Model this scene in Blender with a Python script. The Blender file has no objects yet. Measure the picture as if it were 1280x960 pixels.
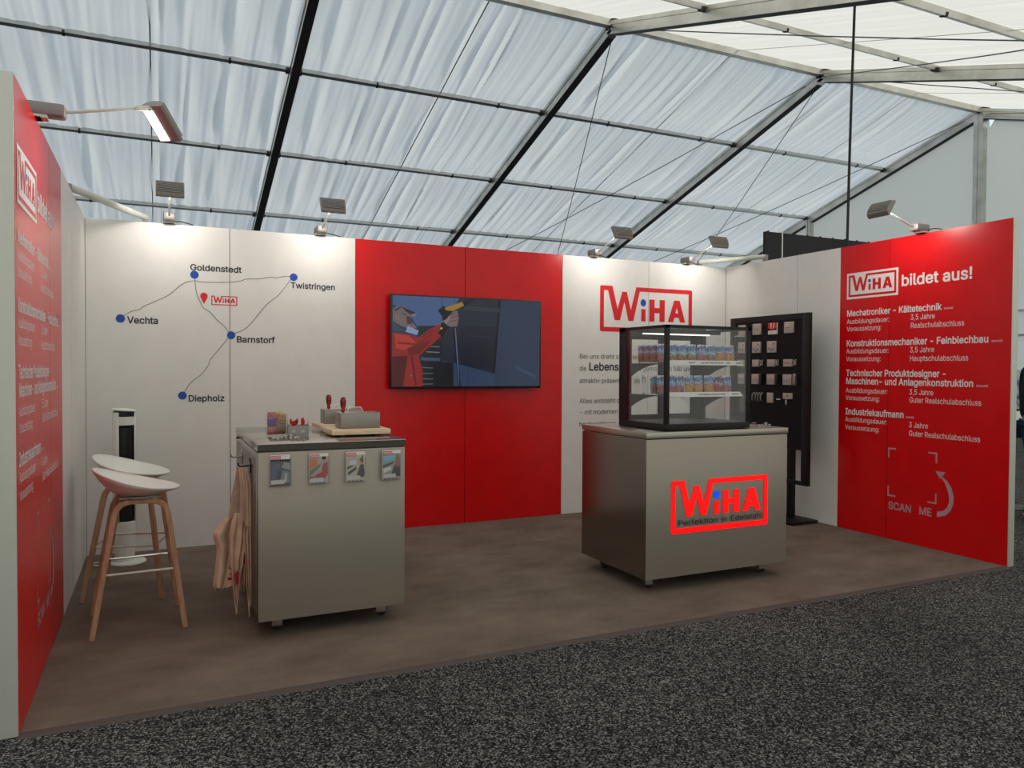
import bpy, bmesh, math, random
from mathutils import Vector, Matrix
PI = math.pi
C = bpy.context.scene.collection

# ------------------------------------------------------------------ camera
cam_data = bpy.data.cameras.new('camera')
cam = bpy.data.objects.new('camera', cam_data)
C.objects.link(cam)
bpy.context.scene.camera = cam
CAM_YAW, CAM_PITCH, CAM_ROLL = 0.43894, -0.02038, 0.00514
fw = Vector((math.sin(CAM_YAW)*math.cos(CAM_PITCH), math.cos(CAM_YAW)*math.cos(CAM_PITCH), math.sin(CAM_PITCH)))
rt = Vector((math.cos(CAM_YAW), -math.sin(CAM_YAW), 0))
up = rt.cross(fw)
r2 = rt*math.cos(CAM_ROLL) + up*math.sin(CAM_ROLL)
u2 = -rt*math.sin(CAM_ROLL) + up*math.cos(CAM_ROLL)
cam.matrix_world = Matrix(((r2.x, u2.x, -fw.x, 0.4849), (r2.y, u2.y, -fw.y, -6.3598), (r2.z, u2.z, -fw.z, 1.4062), (0, 0, 0, 1)))
cam_data.sensor_width = 36
cam_data.lens = 941.8/1280*36
cam_data.clip_end = 200

# ------------------------------------------------------------------ sky, sun, exposure
world = bpy.data.worlds.new('sky')
bpy.context.scene.world = world
world.use_nodes = True
wb = world.node_tree.nodes['Background']
wb.inputs[0].default_value = (0.77, 0.88, 0.98, 1)
wb.inputs[1].default_value = 1.0
sun_data = bpy.data.lights.new('sun', 'SUN')
sun_data.energy = 4.6
sun_data.angle = math.radians(6)
sun_data.color = (1.0, 0.94, 0.83)
sun = bpy.data.objects.new('sun', sun_data)
C.objects.link(sun)
SUN_FROM = Vector((0.38, -0.80, 0.47)).normalized()
sun.rotation_euler = SUN_FROM.to_track_quat('Z', 'Y').to_euler()
sun.location = (0, -20, 20)
vs = bpy.context.scene.view_settings
vs.view_transform = 'Standard'
vs.look = 'None'
vs.exposure = 0.0
vs.gamma = 1.0
vs.use_curve_mapping = False
LAMP_POWER = 2.5

# ------------------------------------------------------------------ materials
def lin(c):
    c = c/255
    return c/12.92 if c <= 0.04045 else ((c+0.055)/1.055)**2.4
def rgb(r, g, b):
    return (lin(r), lin(g), lin(b), 1)
def mat(name, col, rough=0.6, metal=0.0, spec=0.5, emit=None, estr=0.0):
    m = bpy.data.materials.new(name)
    m.use_nodes = True
    b = m.node_tree.nodes['Principled BSDF']
    b.inputs['Base Color'].default_value = col
    b.inputs['Roughness'].default_value = rough
    b.inputs['Metallic'].default_value = metal
    b.inputs['Specular IOR Level'].default_value = spec
    if emit:
        b.inputs['Emission Color'].default_value = emit
        b.inputs['Emission Strength'].default_value = estr
    return m
def noise_mix(m, c1, c2, scale, detail=4, lo=0.35, hi=0.65, bump=0.0, stretch=None, rough=0.5, bdist=0.01):
    nt = m.node_tree; N = nt.nodes; L = nt.links
    b = N['Principled BSDF']
    tc = N.new('ShaderNodeTexCoord')
    mp = N.new('ShaderNodeMapping')
    if stretch: mp.inputs['Scale'].default_value = stretch
    L.new(tc.outputs['Object'], mp.inputs[0])
    n = N.new('ShaderNodeTexNoise')
    n.inputs['Scale'].default_value = scale; n.inputs['Detail'].default_value = detail; n.inputs['Roughness'].default_value = rough
    L.new(mp.outputs[0], n.inputs['Vector'])
    r = N.new('ShaderNodeValToRGB')
    r.color_ramp.elements[0].position = lo; r.color_ramp.elements[0].color = c1
    r.color_ramp.elements[1].position = hi; r.color_ramp.elements[1].color = c2
    L.new(n.outputs['Fac'], r.inputs[0])
    L.new(r.outputs[0], b.inputs['Base Color'])
    if bump:
        bp = N.new('ShaderNodeBump'); bp.inputs['Strength'].default_value = bump; bp.inputs['Distance'].default_value = bdist
        L.new(n.outputs['Fac'], bp.inputs['Height']); L.new(bp.outputs[0], b.inputs['Normal'])
    return m, n, r
white = mat('white_panel', (0.72, 0.70, 0.68, 1), 0.45, 0, 0.35)
noise_mix(white, (0.765, 0.745, 0.72, 1), (0.795, 0.775, 0.75, 1), 6, 3)
red = mat('red_print', (0.70, 0.004, 0.008, 1), 0.30, 0, 0.42)
noise_mix(red, (0.64, 0.0015, 0.004, 1), (0.70, 0.002, 0.005, 1), 5, 3)
alu = mat('aluminium_profile', (0.62, 0.64, 0.58, 1), 0.5, 0.15)
joint = mat('panel_joint', (0.06, 0.055, 0.05, 1), 0.7)
black_back = mat('black_backing', (0.012, 0.012, 0.014, 1), 0.7)
ink_black = mat('black_print', (0.02, 0.02, 0.03, 1), 0.5)
ink_grey = mat('dark_grey_print', (0.07, 0.07, 0.075, 1), 0.5)
ink_blue = mat('blue_print', (0.008, 0.07, 0.42, 1), 0.45)
ink_red = mat('red_logo_print', (0.70, 0.012, 0.02, 1), 0.45)
ink_white = mat('white_print', (0.80, 0.77, 0.76, 1), 0.5)
ink_pale = mat('pale_print', (0.46, 0.30, 0.31, 1), 0.5)
line_grey = mat('road_line_print', (0.10, 0.10, 0.11, 1), 0.5)
glow_red = mat('backlit_red_acrylic', (0.6, 0.0, 0.0, 1), 0.4, emit=(1.0, 0.0, 0.0, 1), estr=0.95)
glow_blue = mat('backlit_blue_acrylic', (0.0, 0.05, 0.5, 1), 0.4, emit=(0.0, 0.06, 0.75, 1), estr=0.95)
steel = mat('brushed_steel', (0.34, 0.315, 0.275, 1), 0.40, 0.55)
noise_mix(steel, (0.365, 0.33, 0.28, 1), (0.38, 0.345, 0.295, 1), 3, 5, stretch=(0.6, 0.6, 60), bump=0.02)
steel_side = mat('smoother_brushed_steel', (0.30, 0.26, 0.235, 1), 0.17, 1.0)
edge_reflection = mat('painted_dark_reflection', (0.075, 0.065, 0.055, 1), 0.4, 0.6)  # dark reflection on the polished worktop edge, put into the colour
steel_top = mat('polished_steel_top', (0.42, 0.39, 0.36, 1), 0.16, 0.95)
steel_soft = mat('soft_steel_top', (0.46, 0.43, 0.37, 1), 0.34, 0.9)
steel_box = mat('ground_steel', (0.30, 0.28, 0.26, 1), 0.38, 0.9)
chrome = mat('chrome', (0.75, 0.74, 0.72, 1), 0.15, 1.0)
black_metal = mat('black_powder_coat', (0.010, 0.009, 0.010, 1), 0.45, 0.0, 0.3)
board_black = mat('matt_black_board', (0.009, 0.006, 0.007, 1), 0.6, 0, 0.2)
black_plastic = mat('black_plastic', (0.010, 0.010, 0.011, 1), 0.35)
white_plastic = mat('white_plastic', (0.80, 0.79, 0.75, 1), 0.35)
lamp_grey = mat('silver_grey_lamp_housing', (0.26, 0.24, 0.23, 1), 0.45, 0.3)
lamp_fin = mat('grey_cooling_fins', (0.34, 0.33, 0.31, 1), 0.5, 0.4)
lamp_glow = mat('lit_lamp_lens', (1, 1, 1, 1), 0.4, emit=(1.0, 0.96, 0.88, 1), estr=3.0)
oak = mat('oiled_oak', (0.42, 0.24, 0.14, 1), 0.5)
noise_mix(oak, (0.36, 0.19, 0.105, 1), (0.50, 0.29, 0.17, 1), 9, 4, stretch=(6, 6, 0.7))
pine = mat('pale_pine', (0.72, 0.55, 0.38, 1), 0.55)
noise_mix(pine, (0.66, 0.48, 0.31, 1), (0.78, 0.62, 0.44, 1), 14, 4, stretch=(0.6, 5, 5))
cotton = mat('unbleached_cotton', (0.62, 0.45, 0.33, 1), 0.9, 0, 0.1)
noise_mix(cotton, (0.60, 0.43, 0.31, 1), (0.72, 0.54, 0.41, 1), 12, 4, bump=0.3)
apron_red = mat('dark_red_apron_print', (0.35, 0.01, 0.03, 1), 0.8)
frame_alu = mat('tent_aluminium', (0.44, 0.43, 0.39, 1), 0.33, 0.9, 0.3)
noise_mix(frame_alu, (0.50, 0.49, 0.44, 1), (0.66, 0.65, 0.60, 1), 2.5, 6)
under_shade = mat('painted_underside_shade', (0.03, 0.03, 0.032, 1), 0.6, 0, 0.2)  # near-black colour paints in the dark look of the aluminium undersides
frame_dark = mat('purlin_aluminium', (0.52, 0.53, 0.50, 1), 0.35, 0.9, 0.3)
fitting = mat('dark_steel_fitting', (0.03, 0.03, 0.03, 1), 0.6)
wire = mat('steel_wire', (0.10, 0.11, 0.12, 1), 0.6)
cable_m = mat('black_cable', (0.012, 0.012, 0.013, 1), 0.6)
brown_carpet = mat('brown_booth_carpet', (0.10, 0.08, 0.065, 1), 0.95, 0, 0.1)
_, n_, r_ = noise_mix(brown_carpet, (0.138, 0.107, 0.088, 1), (0.205, 0.163, 0.134, 1), 2.2, 10, lo=0.36, hi=0.66, bump=0.25, stretch=(1, 1.5, 1), rough=0.62)
edge_tape = mat('dark_edge_tape', (0.075, 0.055, 0.052, 1), 0.75)
grey_carpet = mat('speckled_grey_needle_felt', (0.05, 0.05, 0.05, 1), 1.0, 0, 0.1)
def speckle():
    nt = grey_carpet.node_tree; N = nt.nodes; L = nt.links
    tc = N.new('ShaderNodeTexCoord')
    v = N.new('ShaderNodeTexVoronoi'); v.inputs['Scale'].default_value = 150; L.new(tc.outputs['Object'], v.inputs['Vector'])
    sp_ = N.new('ShaderNodeSeparateColor'); L.new(v.outputs['Color'], sp_.inputs[0])
    r = N.new('ShaderNodeValToRGB'); e = r.color_ramp.elements
    e[0].position = 0.25; e[0].color = (0.010, 0.010, 0.011, 1); e[1].position = 1.0; e[1].color = (0.27, 0.262, 0.26, 1)
    m_ = e.new(0.7); m_.color = (0.070, 0.068, 0.067, 1)
    L.new(sp_.outputs[0], r.inputs[0])
    n2 = N.new('ShaderNodeTexNoise'); n2.inputs['Scale'].default_value = 1.1; n2.inputs['Detail'].default_value = 6
    L.new(tc.outputs['Object'], n2.inputs['Vector'])
    mr = N.new('ShaderNodeMapRange'); mr.inputs['From Min'].default_value = 0.3; mr.inputs['From Max'].default_value = 0.7
    mr.inputs['To Min'].default_value = 0.8; mr.inputs['To Max'].default_value = 1.15
    L.new(n2.outputs['Fac'], mr.inputs['Value'])
    mx = N.new('ShaderNodeMix'); mx.data_type = 'RGBA'; mx.blend_type = 'MULTIPLY'; mx.inputs['Factor'].default_value = 1
    L.new(r.outputs[0], mx.inputs['A']); L.new(mr.outputs[0], mx.inputs['B'])
    L.new(mx.outputs['Result'], N['Principled BSDF'].inputs['Base Color'])
speckle()
asphalt = mat('asphalt', (0.12, 0.12, 0.12, 1), 0.9)
skin_m = mat('skin', (0.45, 0.25, 0.17, 1), 0.55)
hair_m = mat('dark_hair', (0.02, 0.014, 0.01, 1), 0.6)
jacket_m = mat('dark_jacket_cloth', (0.010, 0.011, 0.018, 1), 0.85)
jeans_m = mat('blue_denim', (0.02, 0.045, 0.10, 1), 0.85)
noise_mix(jeans_m, (0.012, 0.03, 0.07, 1), (0.035, 0.07, 0.14, 1), 9, 5)
shoe_m = mat('dark_shoe_leather', (0.03, 0.028, 0.026, 1), 0.6)
sole_m = mat('pale_shoe_sole', (0.35, 0.32, 0.28, 1), 0.7)
def membrane(name, col, trans, tcol):
    m = bpy.data.materials.new(name); m.use_nodes = True
    nt = m.node_tree; N = nt.nodes; L = nt.links
    for n in list(N): N.remove(n)
    out = N.new('ShaderNodeOutputMaterial')
    d = N.new('ShaderNodeBsdfDiffuse'); d.inputs['Color'].default_value = col
    t = N.new('ShaderNodeBsdfTranslucent'); t.inputs['Color'].default_value = tcol
    mx = N.new('ShaderNodeMixShader'); mx.inputs[0].default_value = trans
    tc = N.new('ShaderNodeTexCoord'); n = N.new('ShaderNodeTexNoise'); n.inputs['Scale'].default_value = 0.9; n.inputs['Detail'].default_value = 6
    L.new(tc.outputs['Object'], n.inputs['Vector'])
    bp = N.new('ShaderNodeBump'); bp.inputs['Strength'].default_value = 0.35; bp.inputs['Distance'].default_value = 0.05
    mp = N.new('ShaderNodeMapping'); mp.inputs['Scale'].default_value = (7, 0.5, 0.5)
    n3 = N.new('ShaderNodeTexNoise'); n3.inputs['Scale'].default_value = 1.0; n3.inputs['Detail'].default_value = 3
    L.new(tc.outputs['Object'], mp.inputs[0]); L.new(mp.outputs[0], n3.inputs['Vector'])
    L.new(n3.outputs['Fac'], bp.inputs['Height'])
    L.new(bp.outputs[0], d.inputs['Normal']); L.new(bp.outputs[0], t.inputs['Normal'])
    L.new(d.outputs[0], mx.inputs[1]); L.new(t.outputs[0], mx.inputs[2]); L.new(mx.outputs[0], out.inputs[0])
    return m
liner = membrane('white_roof_liner', (0.74, 0.76, 0.77, 1), 0.58, (0.66, 0.68, 0.68, 1))
pvc = membrane('white_tent_fabric', (0.74, 0.74, 0.71, 1), 0.58, (0.72, 0.71, 0.66, 1))
wall_pvc = membrane('white_tent_wall_fabric', (0.62, 0.65, 0.64, 1), 0.45, (0.52, 0.56, 0.54, 1))
front_pvc = membrane('fill_light_wall_fabric', (0.66, 0.67, 0.64, 1), 0.5, (0.66, 0.66, 0.63, 1))  # translucency set so the unseen front wall lets in fill light
def glass(name, tint, ior=1.5, rough=0.0):
    m = bpy.data.materials.new(name); m.use_nodes = True
    nt = m.node_tree; N = nt.nodes; L = nt.links
    for n in list(N): N.remove(n)
    out = N.new('ShaderNodeOutputMaterial')
    t = N.new('ShaderNodeBsdfTransparent'); t.inputs['Color'].default_value = tint
    g = N.new('ShaderNodeBsdfGlossy'); g.inputs['Roughness'].default_value = rough; g.inputs['Color'].default_value = (1, 1, 1, 1)
    f = N.new('ShaderNodeFresnel')
    ge = N.new('ShaderNodeNewGeometry'); mr = N.new('ShaderNodeMapRange')      # the same reflectance from both sides of a thin pane
    mr.inputs['To Min'].default_value = ior; mr.inputs['To Max'].default_value = 1/ior
    L.new(ge.outputs['Backfacing'], mr.inputs['Value']); L.new(mr.outputs[0], f.inputs['IOR'])
    mx = N.new('ShaderNodeMixShader')
    L.new(f.outputs[0], mx.inputs[0]); L.new(t.outputs[0], mx.inputs[1]); L.new(g.outputs[0], mx.inputs[2]); L.new(mx.outputs[0], out.inputs[0])
    return m
clear_glass = glass('clear_glass', (0.96, 0.97, 0.965, 1), 1.5)
acrylic = glass('clear_acrylic', (0.95, 0.95, 0.95, 1), 1.45, 0.05)
cello = glass('crumpled_cellophane', (0.86, 0.86, 0.86, 1), 1.9, 0.15)

# ------------------------------------------------------------------ mesh helpers
class MB:
    """collects faces; every shape adds to the same mesh"""
    def __init__(s):
        s.v = []; s.f = []; s.m = []
    def add(s, verts, faces, mi=0):
        o = len(s.v); s.v += [tuple(p) for p in verts]
        for f in faces:
            s.f.append([o+i for i in f]); s.m.append(mi)
        return s
    def box(s, x0, x1, y0, y1, z0, z1, mi=0, bev=0.0):
        if bev:
            bm = bmesh.new(); bmesh.ops.create_cube(bm, size=1)
            for v in bm.verts:
                v.co = ((x0+x1)/2+v.co.x*(x1-x0), (y0+y1)/2+v.co.y*(y1-y0), (z0+z1)/2+v.co.z*(z1-z0))
            bmesh.ops.bevel(bm, geom=bm.edges[:], offset=bev, segments=2, affect='EDGES', profile=0.5)
            bm.verts.index_update()
            s.add([v.co.copy() for v in bm.verts], [[v.index for v in f.verts] for f in bm.faces], mi); bm.free()
            return s
        v = [(x0,y0,z0),(x1,y0,z0),(x1,y1,z0),(x0,y1,z0),(x0,y0,z1),(x1,y0,z1),(x1,y1,z1),(x0,y1,z1)]
        return s.add(v, [(0,3,2,1),(4,5,6,7),(0,1,5,4),(1,2,6,5),(2,3,7,6),(3,0,4,7)], mi)
    def tube(s, pts, r, n=10, mi=0, closed=False, cap=True):
        pts = [Vector(p) for p in pts]; k = len(pts)
        rs = r if isinstance(r, (list, tuple)) else [r]*k
        V = []; prev = None
        for i, p in enumerate(pts):
            a = pts[i-1] if (i > 0 or closed) else p
            b = pts[(i+1) % k] if (i < k-1 or closed) else p
            t = (b-a).normalized() if (b-a).length > 1e-9 else Vector((0,0,1))
            if prev is None:
                ref = Vector((0,0,1)) if abs(t.z) < 0.9 else Vector((1,0,0))
                u = t.cross(ref).normalized()
            else:
                u = (prev - t*prev.dot(t)).normalized()
            w = t.cross(u); prev = u
            for j in range(n):
                an = 2*PI*j/n
                V.append(p + (u*math.cos(an) + w*math.sin(an))*rs[i])
        F = []
        for i in range(k if closed else k-1):
            for j in range(n):
                a = i*n+j; b = i*n+(j+1) % n; c = ((i+1) % k)*n+(j+1) % n; d = ((i+1) % k)*n+j
                F.append((a, b, c, d))
        if cap and not closed:
            F.append(tuple(range(n))[::-1]); F.append(tuple((k-1)*n+j for j in range(n)))
        return s.add(V, F, mi)
    def sweep(s, pts, side, w, h, mi=0):
        """rectangular bar w (along side) by h"""
        pts = [Vector(p) for p in pts]; side = Vector(side).normalized(); V = []; k = len(pts)
        ws = w if isinstance(w, (list, tuple)) else [w]*k
        hs = h if isinstance(h, (list, tuple)) else [h]*k
        for i, p in enumerate(pts):
            a = pts[max(i-1, 0)]; b = pts[min(i+1, k-1)]
            t = (b-a).normalized(); q = t.cross(side).normalized(); sd = q.cross(t)
            W, H = ws[i]/2, hs[i]/2; c = 0.28
            ring = []
            for (e, g) in ((-1,-1+c),(-1,1-c),(-1+c,1),(1-c,1),(1,1-c),(1,-1+c),(1-c,-1),(-1+c,-1)):
                ring.append(p + sd*W*e + q*H*g)
            V += ring
        n = 8; F = []
        for i in range(k-1):
            for j in range(n):
                F.append((i*n+j, i*n+(j+1) % n, (i+1)*n+(j+1) % n, (i+1)*n+j))
        F.append(tuple(range(n))[::-1]); F.append(tuple((k-1)*n+j for j in range(n)))
        return s.add(V, F, mi)
    def lathe(s, prof, n=24, cx=0, cy=0, mi=0, sx=1, sy=1):
        V = []; F = []
        for (r, z) in prof:
            for j in range(n):
                a = 2*PI*j/n
                V.append((cx+r*math.cos(a)*sx, cy+r*math.sin(a)*sy, z))
        for i in range(len(prof)-1):
            for j in range(n):
                F.append((i*n+j, i*n+(j+1) % n, (i+1)*n+(j+1) % n, (i+1)*n+j))
        F.append(tuple(range(n))[::-1]); F.append(tuple((len(prof)-1)*n+j for j in range(n)))
        return s.add(V, F, mi)
    def poly(s, pts, fn, mi=0):
        """flat filled polygon; fn maps (u, v) to a point"""
        from mathutils.geometry import tessellate_polygon
        loops = pts if isinstance(pts[0][0], (list, tuple)) else [pts]
        V3 = [[Vector((p[0], p[1], 0)) for p in l] for l in loops]
        flat = [p for l in loops for p in l]
        T = tessellate_polygon(V3)
        F = []
        for t in T:
            a, b, c = (flat[i] for i in t)
            ar = (b[0]-a[0])*(c[1]-a[1])-(b[1]-a[1])*(c[0]-a[0])
            F.append(tuple(t) if ar > 0 else tuple(t)[::-1])
        return s.add([fn(*p) for p in flat], F, mi)
    def prism(s, pts, fn, mi=0):
        """closed convex or concave outline given depth; fn(u, v, w) with w 0 or 1"""
        from mathutils.geometry import tessellate_polygon
        n = len(pts); T = tessellate_polygon([[Vector((p[0], p[1], 0)) for p in pts]])
        V = [fn(u, v, 0) for u, v in pts] + [fn(u, v, 1) for u, v in pts]
        F = [tuple(t) for t in T] + [tuple(i+n for i in t)[::-1] for t in T]
        F += [(i, (i+1) % n, (i+1) % n+n, i+n) for i in range(n)]
        s.add(V, F, mi)
        return s
    def xf(s, M):
        s.v = [tuple(M @ Vector(p)) for p in s.v]
        return s
    def mesh(s, name, mats, smooth=True, fix=False):
        me = bpy.data.meshes.new(name)
        me.from_pydata(s.v, [], s.f)
        mats = mats if isinstance(mats, (list, tuple)) else [mats]
        for m in mats: me.materials.append(m)
        if len(mats) > 1:
            me.polygons.foreach_set('material_index', s.m)
        if fix:
            bm = bmesh.new(); bm.from_mesh(me); bmesh.ops.recalc_face_normals(bm, faces=bm.faces[:]); bm.to_mesh(me); bm.free()
        if smooth:
            me.polygons.foreach_set('use_smooth', [True]*len(me.polygons))
            me.set_sharp_from_angle(angle=math.radians(35))
        me.update()
        return me
def build(name, mb, mats, parent=None, loc=None, rz=0, label=None, fix=False, smooth=True):
    me = mb.mesh(name, mats, smooth, fix) if isinstance(mb, MB) else mb
    o = bpy.data.objects.new(name, me); C.objects.link(o)
    if parent is not None: o.parent = parent
    if loc: o.location = loc
    if rz: o.rotation_euler = (0, 0, rz)
    if label: o['label'] = label
    return o
def thing(name, label, cat, loc=(0,0,0), rz=0, group=None):
    o = bpy.data.objects.new(name, None); C.objects.link(o)
    o.empty_display_size = 0.1
    o.location = loc; o.rotation_euler = (0, 0, rz); o['label'] = label; o['category'] = cat
    if group: o['group'] = group
    return o
def tag(o, label, cat, group=None):
    o['label'] = label; o['category'] = cat
    if group: o['group'] = group
    return o
def setting(name, label, cat='structure', mb=None, mats=None, smooth=True):
    if mb is None:
        o = bpy.data.objects.new(name, None); C.objects.link(o)
    else:
        o = build(name, mb, mats, smooth=smooth)
    o['kind'] = 'structure'; o['label'] = label; o['category'] = cat
    return o
def dup(root, loc=None, rz=None, label=None, group=None):
    r = root.copy(); C.objects.link(r)
    if loc is not None: r.location = loc
    if rz is not None: r.rotation_euler = (0, 0, rz)
    if label: r['label'] = label
    if group: r['group'] = group
    for ch in list(root.children):
        c = ch.copy(); C.objects.link(c); c.parent = r
        for g in list(ch.children):
            d = g.copy(); C.objects.link(d); d.parent = c
    return r

# lettering -----------------------------------------------------------------
def glyph(style, ch):
    k = (style, ch)
    if k not in glyph.cache:
        from mathutils.geometry import tessellate_polygon
        adv, flats = GLYPHS[style][ch]
        loops = [list(zip(f[0::2], f[1::2])) for f in flats]
        def area(l): return sum(l[i][0]*l[(i+1) % len(l)][1]-l[(i+1) % len(l)][0]*l[i][1] for i in range(len(l)))
        def inside(p, l):
            c = False
            for i in range(len(l)):
                (x0, y0), (x1, y1) = l[i], l[(i+1) % len(l)]
                if (y0 > p[1]) != (y1 > p[1]) and p[0] < (x1-x0)*(p[1]-y0)/(y1-y0)+x0: c = not c
            return c
        P = []; T = []
        for o in [l for l in loops if area(l) > 0]:
            g = [o]+[h for h in loops if area(h) < 0 and inside(h[0], o)]
            n0 = len(P); fl = [p for l in g for p in l]
            for t in tessellate_polygon([[Vector((p[0], p[1], 0)) for p in l] for l in g]):
                a, b, c = (fl[i] for i in t)
                ar = (b[0]-a[0])*(c[1]-a[1])-(b[1]-a[1])*(c[0]-a[0])
                if ar != 0: T.append(tuple(n0+i for i in (t if ar > 0 else t[::-1])))
            P += fl
        glyph.cache[k] = (adv, P, T)
    return glyph.cache[k]
glyph.cache = {}
CAPH = 509.0
def text_mesh(mb, s, style, u0, u1, v0, cap, fn, mi=0):
    """sets a line from u0 to u1 with its baseline at v0 and capitals cap high; u1 None keeps the natural width"""
    x = 0; items = []
    for ch in s:
        if ch == ' ':
            x += 190; continue
        adv, P, T = glyph(style, ch)
        items.append((x, P, T)); x += adv
    sc = cap/CAPH
    sx = sc if u1 is None else (u1-u0)/x
    for x_, P, T in items:
        mb.add([fn(u0+(x_+p[0])*sx, v0+p[1]*sc) for p in P], T, mi)
    return u0+x*sx
LOGO_OUT = [(0.012,0),(1.113,0),(1.125,0.012),(1.125,0.438),(1.113,0.45),(0.425,0.45),(0.3627,0.2187),(0.312,0.398),(0.258,0.398),(0.2044,0.2238),(0.143,0.45),(0.012,0.45),(0,0.438),(0,0.012)]
LOGO_IN = [(0.045,0.045),(1.08,0.045),(1.08,0.408),(0.468,0.408),(0.393,0.112),(0.334,0.112),(0.2845,0.298),(0.234,0.115),(0.171,0.115),(0.092,0.405),(0.045,0.405)]
def logo_mesh(mb, u0, u1, v0, v1, fn, mi_red=0, mi_blue=1, lift=0.0):
    def g(u, v):
        if 0.1 < v < 0.40 and 0.06 < u < 1.07: v += lift*(0.40-v)/0.29
        return fn(u0+u/1.125*(u1-u0), v0+v/0.45*(v1-v0))
    mb.poly([LOGO_OUT, LOGO_IN[::-1]], g, mi_red)
    mb.poly([(0.487,0.113),(0.540,0.113),(0.540,0.235),(0.487,0.235)], g, mi_red)
    mb.poly([(0.511+0.034*math.cos(2*PI*i/20), 0.298+0.036*math.sin(2*PI*i/20)) for i in range(20)], g, mi_blue)
    mb.poly([(0.585,0.113),(0.650,0.113),(0.650,0.200),(0.712,0.200),(0.712,0.113),(0.777,0.113),(0.777,0.335),(0.712,0.335),(0.712,0.252),(0.650,0.252),(0.650,0.335),(0.585,0.335)], g, mi_red)
    mb.poly([[(0.817,0.115),(0.885,0.115),(0.900,0.162),(0.955,0.162),(0.970,0.115),(1.037,0.115),(0.965,0.337),(0.895,0.337)], [(0.912,0.207),(0.929,0.262),(0.946,0.207)]], g, mi_red)
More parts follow.
